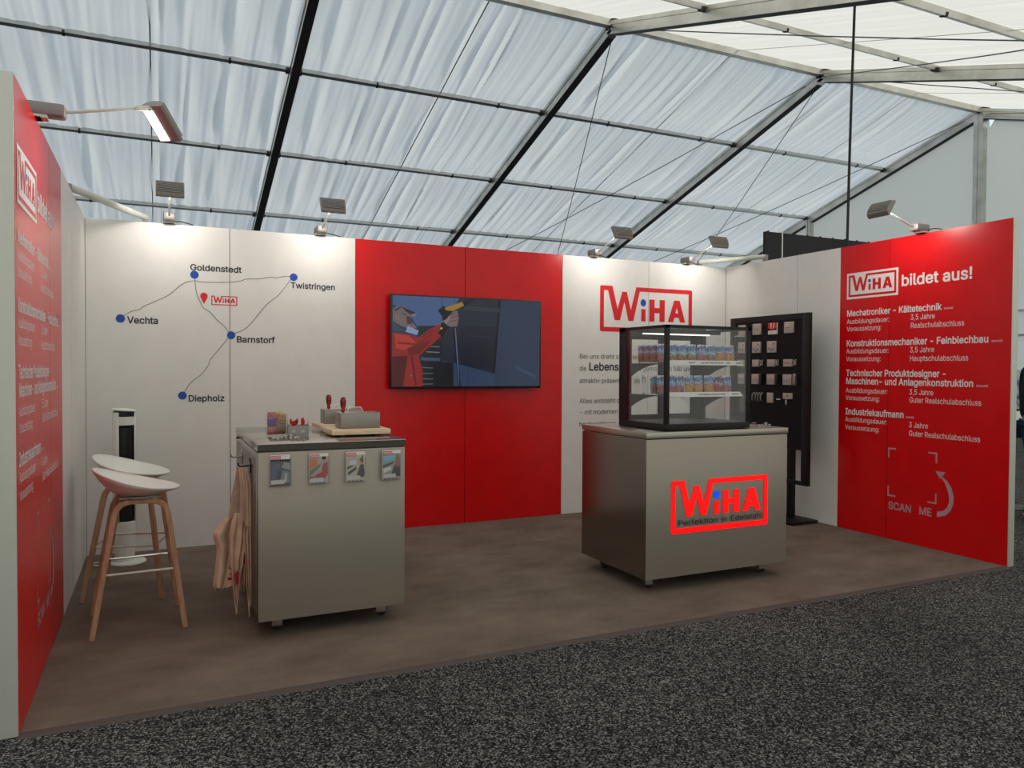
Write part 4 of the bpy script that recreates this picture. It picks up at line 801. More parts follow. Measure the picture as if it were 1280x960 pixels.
# ------------------------------------------------------------------ brochures in clear holders
HX = [(0.995, 0.110), (1.192, 0.109), (1.385, 0.112), (1.583, 0.111)]
ART = [
 [((55,58,80),[(0,0),(1,0),(1,.86),(0,.86)]), ((120,125,140),[(.45,.05),(.98,.1),(.95,.45),(.6,.5)]), ((60,75,125),[(.05,.2),(.3,.15),(.5,.55),(.3,.8),(.08,.6)]), ((150,150,155),[(.55,.6),(.98,.5),(.98,.72),(.7,.78)]), ((25,25,32),[(.3,.25),(.5,.2),(.6,.45),(.42,.5)]), ((190,190,195),[(.7,.12),(.82,.12),(.84,.4),(.74,.4)]), ((30,32,45),[(.5,.8),(.98,.76),(.98,.86),(.5,.86)]), ((130,90,80),[(.35,.62),(.45,.62),(.46,.72),(.36,.72)])],
 [((175,172,165),[(0,0),(1,0),(1,.9),(0,.9)]), ((205,120,60),[(.02,.45),(.42,.62),(.40,.8),(.02,.82)]), ((110,112,110),[(.02,.25),(.55,.55),(.62,.68),(.02,.42)]), ((175,25,35),[(.28,.28),(.62,.38),(.72,.66),(.95,.72),(.98,.35),(.85,.18),(.5,.15),(.3,.2)]), ((200,150,130),[(.68,.70),(.84,.72),(.84,.84),(.70,.84)]), ((50,35,30),[(.66,.80),(.86,.80),(.86,.90),(.66,.90)]), ((70,70,70),[(.0,.1),(.3,.12),(.25,.25),(0,.24)])],
 [((190,182,165),[(0,0),(1,0),(1,.9),(0,.9)]), ((40,40,38),[(.05,.42),(.35,.52),(.33,.58),(.05,.5)]), ((45,45,45),[(.1,.22),(.55,.42),(.5,.5),(.08,.32)]), ((215,215,220),[(.2,.55),(.55,.6),(.5,.75),(.15,.7)]), ((35,40,62),[(.55,.2),(.72,.55),(.9,.6),(.98,.25),(.9,.12)]), ((205,155,125),[(.68,.58),(.85,.6),(.86,.75),(.66,.72)]), ((90,50,35),[(.68,.74),(.80,.80),(.86,.92),(.9,.66),(.85,.62)])],
 [((150,155,158),[(0,0),(1,0),(1,.9),(0,.9)]), ((110,185,215),[(.05,.62),(.68,.68),(.68,.84),(.05,.80)]), ((60,62,66),[(.02,.4),(.6,.55),(.62,.62),(.02,.5)]), ((215,215,215),[(.05,.22),(.5,.35),(.45,.45),(.04,.38)]), ((15,15,18),[(.45,.12),(.6,.42),(.75,.55),(.98,.5),(.98,.1)]), ((140,95,70),[(.70,.50),(.74,.80),(.86,.86),(.96,.70),(.95,.45),(.82,.42)]), ((40,42,48),[(.1,.1),(.4,.12),(.4,.2),(.1,.2)])]]
art_cache = {}
def flat(c):
    if c not in art_cache: art_cache[c] = mat('print_colour', rgb(*c), 0.4)
    return art_cache[c]
WHO = ['with a bluish workshop photo', 'with a photo of a person in red', 'with a photo of a worker at a bench', 'with a photo of a screen and a person in black']
for i, (hx, hw) in enumerate(HX):
    place = ['far left', 'second from the left', 'third from the left', 'far right'][i]
    t = thing('brochure_holder', 'clear acrylic brochure holder on the counter front, '+place, 'holder', (hx+hw/2, -2.3335, 0.796), 0, 'brochure holders on the counter front')
    s = MB(); s.box(-hw/2, hw/2, -0.003, -0.001, 0, 0.172); build('back_plate', s, acrylic, t)
    s = MB(); s.box(-hw/2, hw/2, -0.030, -0.028, 0, 0.128); s.box(-hw/2, -hw/2+0.002, -0.028, -0.003, 0, 0.15); s.box(hw/2-0.002, hw/2, -0.028, -0.003, 0, 0.15); s.box(-hw/2, hw/2, -0.030, -0.001, -0.003, 0)
    build('pocket', s, acrylic, t)
    b = thing('brochure', 'brochure '+WHO[i]+', '+place, 'brochure', (hx+hw/2, -2.3585, 0.7975), 0, 'brochures on the counter front')
    bw = hw-0.010; bh = 0.158
    s = MB(); s.box(-bw/2, bw/2, 0.0, 0.018, 0, bh); build('pages', s, ink_white, b, smooth=False)
    mats = [flat(a[0]) for a in ART[i]]
    s = MB()
    for k, (c, P) in enumerate(ART[i]):
        s.poly(P, lambda u, v, k=k: (-bw/2+u*bw, -0.0006-0.0002*k, v*bh), k)
    build('cover_photo', s, mats, b)
    s = MB(); s.poly([(0.04,0.06),(0.72,0.07),(0.72,0.2),(0.04,0.19)], lambda u, v: (-bw/2+u*bw, -0.0026, v*bh)); build('title_strip', s, flat((205,203,203)), b)
    s = MB()
    for q in range(4): s.poly([(0.08+q*0.21,0.005),(0.22+q*0.21,0.005),(0.22+q*0.21,0.035),(0.08+q*0.21,0.035)], lambda u, v: (-bw/2+u*bw, -0.0026, v*bh))
    build('bottom_marks', s, flat((40,38,40)), b)
    s = MB(); s.poly([(0.03,0.86),(0.52,0.86),(0.52,0.985),(0.03,0.985)], lambda u, v: (-bw/2+u*bw, -0.0026, v*bh))
    lb = build('logo', s, flat((205,45,50)), b)
    s = MB(); logo_mesh(s, 0.06, 0.49, 0.872, 0.973, lambda u, v: (-bw/2+u*bw, -0.0029, v*bh)); build('logo_mark', s, [ink_white, ink_white], lb)

# ------------------------------------------------------------------ aprons on the hooks
def cloth(rows, y0, nf, dep, seed, ripple=1.0, ybot=0.0):
    """rows: (z, x left, x right) from top to bottom"""
    R = random.Random(seed); mb = MB(); nc = 28; V = []
    ph = R.uniform(0, 6)
    zs = []
    for i in range(len(rows)-1):
        for k in range(4):
            q = k/4; q2 = q*q*(3-2*q)
            zs.append((rows[i][0]+(rows[i+1][0]-rows[i][0])*q, rows[i][1]+(rows[i+1][1]-rows[i][1])*q2, rows[i][2]+(rows[i+1][2]-rows[i][2])*q2))
    zs.append(rows[-1]); n = len(zs)
    for j, (z, xl, xr) in enumerate(zs):
        g = j/(n-1)
        for i in range(nc+1):
            u = i/nc
            f = math.sin(2*PI*nf*u+ph+0.8*math.sin(3*g))*dep*(0.35+0.65*g)
            x = xl+(xr-xl)*(u+0.02*math.sin(2*PI*nf*u*1.5+ph))
            dz = 0.012*ripple*math.sin(2*PI*nf*u+1.3)*g + (0.05*ripple*abs(math.sin(PI*nf*u+seed))*g**6)
            V.append((x, y0+f+ybot*g+0.004*math.sin(17*g+5*u), z+dz))
    F = [(j*(nc+1)+i, (j+1)*(nc+1)+i, (j+1)*(nc+1)+i+1, j*(nc+1)+i+1) for j in range(n-1) for i in range(nc)]
    mb.add(V, F)
    return mb
def apron(label, rows, y0, nf, dep, seed, strap, prints, ybot=0.0):
    dy = -0.075; k_ = (y0+dy+6.36)/(y0+6.36); q_ = lambda x: min(0.485+(x-0.485)*k_, 0.931)
    rows = [(z, q_(a), q_(b)) for z, a, b in rows]
    strap = [[(min(q_(p[0]), 0.925), p[1]+dy, p[2]) for p in a] for a in strap]
    prints = [([(q_(u), v) for u, v in P[0]], P[1]+dy-0.018) for P in prints]
    y0 += dy
    t = thing('hanging_apron', label, 'apron', (0.895, y0, 0.86), 0, 'aprons hanging at the counter side')
    mb = cloth(rows, y0, nf, dep, seed, ybot=ybot); mb.xf(Matrix.Translation((-0.895, -y0, -0.86)))
    o = build('cloth', mb, cotton, t); md = o.modifiers.new('thickness', 'SOLIDIFY'); md.thickness = 0.003
    for a in strap:
        s = MB(); s.sweep([Vector(p)-Vector((0.895, y0, 0.86)) for p in a], (1, 0.2, 0), 0.030, 0.004); build('strap', s, cotton, t)
    for P in prints:
        s = MB(); s.poly(P[0], lambda u, v: (u-0.895, P[1]-y0, v-0.86)); build('red_print', s, apron_red, t)
    return t
apron('beige cotton apron with red lettering, spreading furthest to the left of the counter', [(0.866,0.884,0.912),(0.78,0.872,0.912),(0.68,0.850,0.905),(0.60,0.838,0.90),(0.53,0.775,0.91),(0.49,0.752,0.905),(0.40,0.772,0.90),(0.30,0.765,0.885),(0.20,0.753,0.86),(0.165,0.762,0.83)], -1.90, 1.6, 0.022, 3,
      [[(0.888,-1.975,0.868),(0.880,-1.96,0.80),(0.862,-1.93,0.70),(0.850,-1.91,0.58)], [(0.902,-1.985,0.868),(0.900,-1.97,0.80),(0.885,-1.94,0.70),(0.872,-1.92,0.58)]],
      [([(0.838,0.415),(0.858,0.415),(0.858,0.398),(0.846,0.398),(0.846,0.345),(0.838,0.345)], -1.932), ([(0.838,0.33),(0.862,0.35),(0.868,0.34),(0.85,0.315),(0.87,0.29),(0.862,0.275),(0.84,0.275),(0.84,0.29),(0.853,0.29),(0.832,0.315)], -1.932), ([(0.823,0.262),(0.868,0.268),(0.868,0.252),(0.83,0.248)], -1.932)])
apron('pinkish beige cotton apron bunched up in the middle of the hanging aprons', [(0.62,0.862,0.905),(0.56,0.840,0.930),(0.49,0.832,0.925),(0.36,0.832,0.905),(0.25,0.845,0.885),(0.15,0.855,0.880),(0.065,0.866,0.874)], -1.985, 2.2, 0.016, 8,
      [[(0.893,-2.0,0.868),(0.90,-2.0,0.80),(0.905,-2.0,0.70),(0.898,-1.99,0.57)]],
      [([(0.858,0.30),(0.873,0.32),(0.88,0.25),(0.865,0.235)], -2.004)])
apron('beige cotton apron hanging closest to the counter side panel', [(0.866,0.900,0.918),(0.77,0.905,0.945),(0.64,0.908,0.958),(0.56,0.912,0.955),(0.50,0.905,0.972),(0.46,0.908,0.965),(0.36,0.912,0.958),(0.24,0.918,0.952),(0.13,0.925,0.945),(0.06,0.930,0.940)], -2.03, 2.0, 0.014, 5,
      [[(0.900,-2.00,0.868),(0.915,-2.015,0.80),(0.925,-2.025,0.68),(0.925,-2.03,0.55)]], [])
apron('narrow beige apron tail showing between the other hanging aprons', [(0.58,0.885,0.925),(0.48,0.88,0.92),(0.36,0.882,0.925),(0.24,0.885,0.920),(0.16,0.893,0.915)], -1.93, 1.4, 0.012, 12, [[(0.90,-1.95,0.868),(0.905,-1.94,0.75),(0.905,-1.93,0.57)]],
      [([(0.895,0.415),(0.915,0.40),(0.918,0.33),(0.90,0.345)], -1.946)])

# ------------------------------------------------------------------ things on the left counter
ZC = 1.0137
jt = thing('candy_jar', 'square clear jar filled with wrapped sweets on the left counter', 'jar', (1.094, -1.90, ZC), math.radians(-4))
jw, jd, jh = 0.058, 0.045, 0.128
s = MB(); s.box(-jw, jw, -jd, jd, 0, 0.006, bev=0.001); build('base', s, acrylic, jt)
s = MB(); tk = 0.003
s.box(-jw, jw, -jd, -jd+tk, 0.006, jh); s.box(-jw, jw, jd-tk, jd, 0.006, jh); s.box(-jw, -jw+tk, -jd+tk, jd-tk, 0.006, jh); s.box(jw-tk, jw, -jd+tk, jd-tk, 0.006, jh)
build('wall', s, acrylic, jt)
def packet(w, h, d, seed, nx=10, ny=12):
    R = random.Random(seed); mb = MB(); V = []
    for sgn in (-1, 1):
        for j in range(ny+1):
            for i in range(nx+1):
                u = i/nx*2-1; v = j/ny*2-1
                e = max(0, (1-abs(u)**2.5))**0.5*max(0, (1-abs(v)**3.2))**0.55
                cr = (R.random()-0.5)*d*0.16*(0.4+e)
                V.append((u*w/2*(1-0.03*abs(v)), sgn*(e*d/2+0.0006)+cr*(1 if abs(u) < 1 and abs(v) < 1 else 0), v*h/2+h/2))
    n = (nx+1)*(ny+1)
    for k in (0, 1):
        for j in range(ny):
            for i in range(nx):
                a = k*n+j*(nx+1)+i; f = (a, a+1, a+nx+2, a+nx+1)
                mb.f.append(f if k == 0 else f[::-1]); mb.m.append(0)
    mb.v = [tuple(p) for p in V]
    return mb
def foil(name, stops, h, scale=60, rough=0.3, pat=0.5):
    """stops: (height share, colour a, colour b); bands up the packet, each a two tone print"""
    m = mat(name, (0.5,0.5,0.5,1), rough, 0.0, 0.6); nt = m.node_tree; N = nt.nodes; L = nt.links
    tc = N.new('ShaderNodeTexCoord'); sx = N.new('ShaderNodeSeparateXYZ'); L.new(tc.outputs['Object'], sx.inputs[0])
    no = N.new('ShaderNodeTexNoise'); no.inputs['Scale'].default_value = scale; no.inputs['Detail'].default_value = 2; L.new(tc.outputs['Object'], no.inputs['Vector'])
    mr = N.new('ShaderNodeMath'); mr.operation = 'MULTIPLY_ADD'; mr.inputs[1].default_value = 1/h; L.new(sx.outputs['Z'], mr.inputs[0])
    jt_ = N.new('ShaderNodeMath'); jt_.operation = 'MULTIPLY_ADD'; jt_.inputs[1].default_value = 0.75; jt_.inputs[2].default_value = -0.375; L.new(no.outputs['Fac'], jt_.inputs[0])
    L.new(jt_.outputs[0], mr.inputs[2])
    ra = N.new('ShaderNodeValToRGB'); rb = N.new('ShaderNodeValToRGB')
    for r_, k in ((ra, 1), (rb, 2)):
        r_.color_ramp.interpolation = 'CONSTANT'
        while len(r_.color_ramp.elements) < len(stops): r_.color_ramp.elements.new(0.5)
        for e, st in zip(r_.color_ramp.elements, stops): e.position = st[0]
        for e, st in zip(r_.color_ramp.elements, stops): e.color = rgb(*st[k])
        L.new(mr.outputs[0], r_.inputs[0])
    vo = N.new('ShaderNodeTexNoise'); vo.inputs['Scale'].default_value = scale*1.7; vo.inputs['Detail'].default_value = 1; L.new(tc.outputs['Object'], vo.inputs['Vector'])
    st_ = N.new('ShaderNodeMapRange'); st_.inputs['From Min'].default_value = pat-0.05; st_.inputs['From Max'].default_value = pat+0.05; L.new(vo.outputs['Fac'], st_.inputs['Value'])
    mx = N.new('ShaderNodeMix'); mx.data_type = 'RGBA'; L.new(st_.outputs[0], mx.inputs['Factor']); L.new(ra.outputs[0], mx.inputs['A']); L.new(rb.outputs[0], mx.inputs['B'])
    L.new(mx.outputs['Result'], N['Principled BSDF'].inputs['Base Color'])
    return m
sw = [('purple wrapped sweets packet in the jar, upper left', (70,30,120), (110,60,160), -0.026, -0.012, 0.060, 0.052, 0.045), ('red brown wrapped sweets packet in the jar, lower left', (150,60,60), (190,110,100), -0.024, -0.012, 0.010, 0.055, 0.050),
      ('golden wrapped sweets packet in the jar, right', (150,110,50), (90,60,30), 0.026, -0.010, 0.012, 0.052, 0.062), ('brown and gold sweets packet in the jar, upper right', (130,70,50), (190,150,80), 0.027, -0.008, 0.070, 0.048, 0.058),
      ('pink wrapped sweets packet sticking out of the jar', (200,110,110), (150,70,80), -0.022, 0.014, 0.080, 0.05, 0.058), ('yellow wrapped sweets packet sticking out at the back of the jar', (210,175,80), (160,120,50), 0.016, 0.016, 0.085, 0.045, 0.055)]
for k, (lb, c1, c2, dx, dy, dz, w, h) in enumerate(sw):
    o = build('sweets_packet', packet(w, h, 0.022, 50+k), foil('sweet_wrapper', [(0, c1, c2), (0.5, c2, c1)], h, 70), None, (1.094+dx, -1.90+dy, ZC+dz), 0.15*((k % 3)-1))
    tag(o, lb, 'sweets', 'wrapped sweets in the jar')
# small gabled steel box with red pens of sweets in it
hb = thing('gabled_steel_box', 'small steel box shaped like a house with red sweets in it', 'box', (1.196, -2.01, ZC), math.radians(-6))
w2, d2, hh = 0.056, 0.045, 0.068
s = MB(); s.box(-w2, w2, -d2, -d2+0.0015, 0, hh); s.box(-w2, w2, d2-0.0015, d2, 0, hh); s.box(-w2, w2, -d2, d2, 0, 0.002)
build('tray', s, steel_box, hb)
for sx in (-1, 1):
    s = MB(); s.prism([(-d2,0),(d2,0),(d2,hh),(0,hh+0.028),(-d2,hh)], lambda u, v, w: (sx*(w2-0.0015)+w*0.0015*sx, u, v)); build('gable', s, steel_box, hb, fix=True)
for q in (-0.03, -0.02, 0.018, 0.029):
    s = MB(); s.box(q-0.003, q+0.003, -d2-0.0006, -d2+0.0002, 0.030, 0.044); build('window_cutout', s, flat((190,185,178)), hb)
Rr = random.Random(7)
for k in range(12):
    a = Rr.uniform(-0.5, 0.5); b = Rr.uniform(-0.3, 0.3); L_ = Rr.uniform(0.052, 0.078)
    bx = 1.196+(-0.036+0.0066*k); by = -2.01+Rr.uniform(-0.025, 0.02)
    o = thing('lollipop', 'red wrapped lollipop standing in the small gabled steel box', 'sweet', (bx, by, ZC+0.03), 0, 'red lollipops in the steel box')
    s = MB(); s.tube([(0,0,0),(a*L_*0.6,b*L_*0.6,L_*0.7)], 0.0022, 6); build('stick', s, ink_white, o)
    s = MB(); p = Vector((a*L_*0.7, b*L_*0.7, L_*0.9)); s.tube([p-Vector((0,0,0.014)), p-Vector((0,0,0.010)), p, p+Vector((0,0,0.010)), p+Vector((0,0,0.014))], [0.002,0.0055,0.0068,0.0055,0.0045], 7); build('head', s, flat((185,20,30)), o)
def wrapped_candy():
    s = MB(); s.tube([(-0.017,0,0.008),(-0.0165,0,0.008),(-0.010,0,0.007),(-0.006,0,0.008),(0.006,0,0.008),(0.010,0,0.007),(0.0165,0,0.008),(0.017,0,0.008)], [0.002,0.0078,0.003,0.0072,0.0072,0.003,0.0078,0.002], 8)
    return s
cm = wrapped_candy().mesh('wrapped_candy', [cello])
cin = MB(); cin.tube([(-0.0055,0,0.0075),(0,0,0.0075),(0.0055,0,0.0075)], [0.003,0.006,0.003], 8)
cin_w = cin.mesh('candy_core', [ink_white]); cin_r = cin.mesh('candy_core_red', [flat((190,25,35))])
def candy(x, y, z, rz, core, label, group):
    o = thing('wrapped_candy', label, 'sweet', (x, y, z), rz, group)
    build('wrapper', cm, None, o); build('core', core, None, o)
for k in range(16):
    a = k/15
    candy(1.045+0.145*a+Rr.uniform(-0.008,0.008), -2.085-0.02*math.sin(a*3)+0.022*((k % 3)-1), ZC+(0.012 if k in (6, 8, 10, 11) else 0), Rr.uniform(0, 3), cin_w, 'clear wrapped candy in the loose pile in front of the jar', 'clear candies in front of the jar')
for k in range(5):
    candy(4.235+0.014*(k % 4), -2.375+0.02*(k//2), ZC+(0.014 if k == 4 else 0), 1.2+0.3*k, cin_r, 'red wrapped candy beside the glass showcase', 'red candies beside the showcase')
for k in range(6):
    candy(4.285+0.017*k, -2.36+0.015*(k % 2), ZC+(0.013 if k == 2 else 0), Rr.uniform(0, 3), cin_w, 'clear wrapped candy beside the glass showcase', 'clear candies beside the showcase')
# wooden boards, steel blocks, screwdrivers
def board(x0, x1, y0, y1, label):
    t = thing('wooden_board', label, 'board', ((x0+x1)/2, (y0+y1)/2, ZC))
    a, b = (x1-x0)/2, (y1-y0)/2
    s = MB(); s.box(-a, a, -b, b, 0.012, 0.04, bev=0.002); build('plate', s, pine, t)
    for sx in (-1, 1):
        s = MB(); s.box(sx*(a-0.07)-0.015, sx*(a-0.07)+0.015, -b+0.03, b-0.03, 0, 0.012); build('batten', s, joint, t)
def block(x0, x1, y0, y1, label, hx0, hx1):
    z0 = ZC+0.0402; h = 1.145-z0
    t = thing('steel_block', label, 'box', ((x0+x1)/2, (y0+y1)/2, z0)); a, b = (x1-x0)/2, (y1-y0)/2
    s = MB(); s.box(-a, a, -b, b, 0, h-0.0025, bev=0.002); build('housing', s, steel_box, t)
    s = MB(); s.box(-a-0.001, a+0.001, -b-0.001, b+0.001, h-0.0025, h, bev=0.0008); build('lid', s, steel_soft, t)
    s = MB(); P = []
    for k in range(13):
        q = PI*k/12; P.append(((hx0+hx1)/2-(x0+x1)/2-math.cos(q)*(hx1-hx0)/2*(1 if abs(math.cos(q)) > .5 else 1.0), 0.02, h-0.003+0.03*min(1, 1.5*math.sin(q))))
    s.tube(P, 0.003, 8); build('wire_handle', s, chrome, t)
    return t, h
def screwdriver(x, y, z, label):
    t = thing('screwdriver', label, 'tool', (x, y, z))
    s = MB(); s.lathe([(0.004,0.0),(0.008,0.002),(0.012,0.010),(0.010,0.022),(0.0125,0.035),(0.0165,0.055),(0.0165,0.072),(0.013,0.084),(0.006,0.088)], 16); build('handle', s, flat((165,22,34)), t)
    s = MB()
    for k in range(4):
        an = PI/4+k*PI/2
        s.tube([(math.cos(an)*0.0125, math.sin(an)*0.0125, 0.03), (math.cos(an)*0.0165, math.sin(an)*0.0165, 0.055), (math.cos(an)*0.0165, math.sin(an)*0.0165, 0.072)], 0.0035, 6)
    s.lathe([(0.0172,0.052),(0.0172,0.056)], 16)
    build('grip_inlay', s, black_plastic, t)
    s = MB(); s.lathe([(0.0137,0.080),(0.0137,0.084),(0.007,0.0895),(0.003,0.0895)], 16); build('end_cap', s, black_plastic, t)
    return t
board(1.368, 1.706, -2.105, -1.79, 'pale wooden board under the nearer steel box with screwdriver')
board(1.385, 1.715, -1.70, -1.385, 'pale wooden board under the farther steel box with screwdriver')
_, bh_ = block(1.434, 1.666, -2.02, -1.872, 'nearer steel box with wire handle on a wooden board', 1.495, 1.585)
block(1.425, 1.655, -1.61, -1.465, 'farther steel box with wire handle on a wooden board', 1.50, 1.60)
screwdriver(1.462, -1.955, 1.1452, 'red and black screwdriver standing in the nearer steel box')
screwdriver(1.462, -1.545, 1.1452, 'red and black screwdriver standing in the farther steel box')

# ------------------------------------------------------------------ glass showcase with snack bags
SX0, SX1, SY0, SY1, SZ1 = 3.383, 4.072, -2.473, -1.936, 0.676
sc = thing('glass_showcase', 'black framed glass showcase with snack bags on the right counter', 'showcase', ((SX0+SX1)/2, (SY0+SY1)/2, ZC))
hw, hd = (SX1-SX0)/2, (SY1-SY0)/2
s = MB(); s.box(-hw, hw, -hd, hd, 0.004, 0.045, bev=0.004); build('base', s, black_metal, sc)
for sx in (-1, 1):
    s = MB(); s.box(sx*(hw-0.03)-0.02, sx*(hw-0.03)+0.02, hd-0.05, hd+0.012, 0.0, 0.022); build('foot', s, black_plastic, sc)
s = MB(); s.box(-hw, hw, -hd, -hd+0.022, SZ1-0.02, SZ1); s.box(-hw, hw, hd-0.07, hd, SZ1-0.03, SZ1); s.box(-hw, -hw+0.022, -hd, hd, SZ1-0.02, SZ1); s.box(hw-0.022, hw, -hd, hd, SZ1-0.02, SZ1)
build('top_frame', s, black_metal, sc)
s = MB(); s.box(-hw+0.02, hw-0.02, -hd+0.02, hd-0.06, SZ1-0.012, SZ1-0.007); build('glass_top', s, clear_glass, sc)
for sx in (-1, 1):
    s = MB(); s.box(sx*hw-0.028*(sx > 0), sx*hw+0.028*(sx < 0), -hd, -hd+0.026, 0.045, SZ1-0.02, bev=0.002)
    build('front_post', s, black_metal, sc)
    s = MB(); s.box(sx*hw-0.03*(sx > 0), sx*hw+0.03*(sx < 0), hd-0.085, hd, 0.045, SZ1-0.02, bev=0.002); build('rear_post', s, black_metal, sc)
    s = MB(); s.box(sx*(hw-0.006)-0.002, sx*(hw-0.006)+0.002, -hd+0.026, hd-0.085, 0.045, SZ1-0.02); build('side_glass', s, clear_glass, sc)
s = MB(); s.box(-hw+0.028, hw-0.028, -hd+0.004, -hd+0.008, 0.045, SZ1-0.02); build('front_glass', s, clear_glass, sc)
for k, (a, b) in enumerate(((-hw+0.03, 0.022), (-0.022, hw-0.03))):
    yb = hd-0.03+0.018*k; s = MB()
    s.box(a, a+0.05, yb-0.007, yb+0.007, 0.045, SZ1-0.02); s.box(b-0.05, b, yb-0.007, yb+0.007, 0.045, SZ1-0.02)
    s.box(a, b, yb-0.007, yb+0.007, 0.045, 0.075); s.box(a, b, yb-0.007, yb+0.007, SZ1-0.075, SZ1-0.02)
    dr = build('rear_door', s, black_metal, sc)
    s = MB(); s.box(a+0.05, b-0.05, yb-0.002, yb+0.002, 0.075, SZ1-0.075); build('door_glass', s, clear_glass, dr)
s = MB(); s.box(3.40-3.7275, 3.95-3.7275, 0.0, 0.014, SZ1-0.05, SZ1-0.042); build('light_strip', s, mat('lit_strip', (1,1,1,1), 0.4, emit=(1,0.97,0.92,1), estr=1.6), sc)
s = MB(); s.box(-hw+0.03, hw-0.03, -0.004, 0.018, SZ1-0.042, SZ1-0.02); build('light_bar', s, black_metal, sc)
SHZ = [1.246-ZC, 1.452-ZC]
for k, z in enumerate(SHZ):
    s = MB(); s.box(-hw+0.012, hw-0.012, -hd+0.05, hd-0.09, z-0.006, z); sh = build('shelf', s, clear_glass, sc)
    for sx in (-1, 1):
        s = MB(); y1 = hd-0.085; y0 = -hd+0.07
        low = [(y0, -0.012)]+[(y0+(y1-y0)*q, -0.012-0.105*(q**2.2)) for q in [i/10 for i in range(1, 11)]]
        s.prism([(y1, -0.006), (y0, -0.006)]+low, lambda u, v, w: (sx*(hw-0.016)-sx*0.004*w, u, z+v)); build('shelf_bracket', s, black_metal, sc, fix=True)
    s = MB(); s.prism([(-0.318, 0.016), (0.300, 0.016), (0.318, -0.018), (-0.300, -0.018)][::1] if False else [(-0.322,0.014),(0.292,0.014),(0.312,-0.017),(-0.300,-0.017)], lambda u, v, w: (u, -hd+0.045-0.006*w-0.25*(0.014-v), z+v)); ps = build('price_strip', s, ink_white, sc, fix=True)
    s = MB(); Rm = random.Random(k+3)
    spans = [(-0.14,-0.09),(-0.04,0.14),(0.165,0.20),(0.25,0.29)] if k else [(-0.06,0.16),(0.22,0.275)]
    for a, b in spans:
        x = a
        while x < b:
            ww = Rm.uniform(0.004, 0.010); s.poly([(x,-0.006),(x+ww,-0.006),(x+ww,0.003),(x,0.003)], lambda u, v: (u, -hd+0.038-0.25*(0.014-v), z+v)); x += ww+Rm.uniform(0.002, 0.006)
    build('strip_print', s, ink_grey, ps)
HBG = 0.120
kinds = [foil('snack_blue_orange', [(0,(235,225,210),(200,170,120)),(0.09,(215,150,60),(170,105,45)),(0.52,(190,205,225),(80,130,180)),(0.68,(55,75,140),(120,150,200)),(0.9,(225,228,235),(200,205,220))], HBG, 75),
         foil('snack_blue_brown', [(0,(210,205,200),(150,130,110)),(0.09,(120,80,50),(175,120,80)),(0.42,(190,225,228),(110,170,190)),(0.62,(50,70,140),(110,140,190)),(0.9,(228,230,236),(200,205,215))], HBG, 80),
         foil('snack_purple_orange', [(0,(180,80,60),(200,120,90)),(0.09,(190,60,35),(120,40,30)),(0.45,(150,110,150),(200,180,200)),(0.65,(60,35,90),(110,70,130)),(0.9,(215,210,215),(190,180,190))], HBG, 80),
         foil('snack_blue_pink', [(0,(200,200,205),(130,110,110)),(0.09,(140,60,75),(190,110,120)),(0.45,(90,140,190),(170,205,225)),(0.7,(50,50,120),(110,120,180)),(0.9,(225,225,232),(200,205,215))], HBG, 80)]
bag_meshes = []
for k in range(4):
    mb = packet(0.076, HBG, 0.034, 90+k, 12, 14); bag_meshes.append(mb.mesh('snack_bag', [kinds[k]]))
NM = ['blue topped snack bag with orange contents', 'blue topped snack bag with brown contents', 'purple topped snack bag with orange red contents', 'blue topped snack bag with dark pink contents']
ORD = ['first', 'second', 'third', 'fourth', 'fifth', 'sixth', 'seventh', 'eighth', 'ninth']
def bag(kind, x, y, z, rz, label, group, sx=1.0):
    o = bpy.data.objects.new('snack_bag', bag_meshes[kind]); C.objects.link(o); o.location = (x, y, z); o.rotation_euler = (math.radians(-3), 0, rz); o.scale = (sx, 1, 1)
    tag(o, label, 'snack bag', group)
top = [3, 1, 1, 1, 3, 1, 0, 0]
for k, kd in enumerate(top):
    bag(kd, 3.455+k*0.0795+(0.006 if k > 3 else 0), -2.335, 1.4525, Rr.uniform(-0.08, 0.08), NM[kd]+', '+ORD[k]+' in the upper front row', 'snack bags on the upper shelf')
low = [3, 3, 3, 0, 0, 0, 2, 3]
lowx = [3.455, 3.527, 3.598, 3.675, 3.752, 3.838, 3.918, 3.994]
for k, kd in enumerate(low):
    bag(kd, lowx[k], -2.335, 1.2465, Rr.uniform(-0.08, 0.08), NM[kd]+', '+ORD[k]+' in the lower front row', 'snack bags on the lower shelf', 0.95)
for k, (kd, y) in enumerate(((2, -2.262), (2, -2.19), (2, -2.118))):
    for j in range(3):
        bag(kd, 3.455+j*0.08, y, 1.4525, Rr.uniform(-0.1, 0.1), NM[kd]+', upper shelf, row '+ORD[k+1]+', column '+ORD[j], 'snack bags on the upper shelf')
for j in range(3):
    bag(3, 3.455+j*0.08, -2.262, 1.2465, Rr.uniform(-0.1, 0.1), NM[3]+', second row of the lower shelf, column '+ORD[j], 'snack bags on the lower shelf')
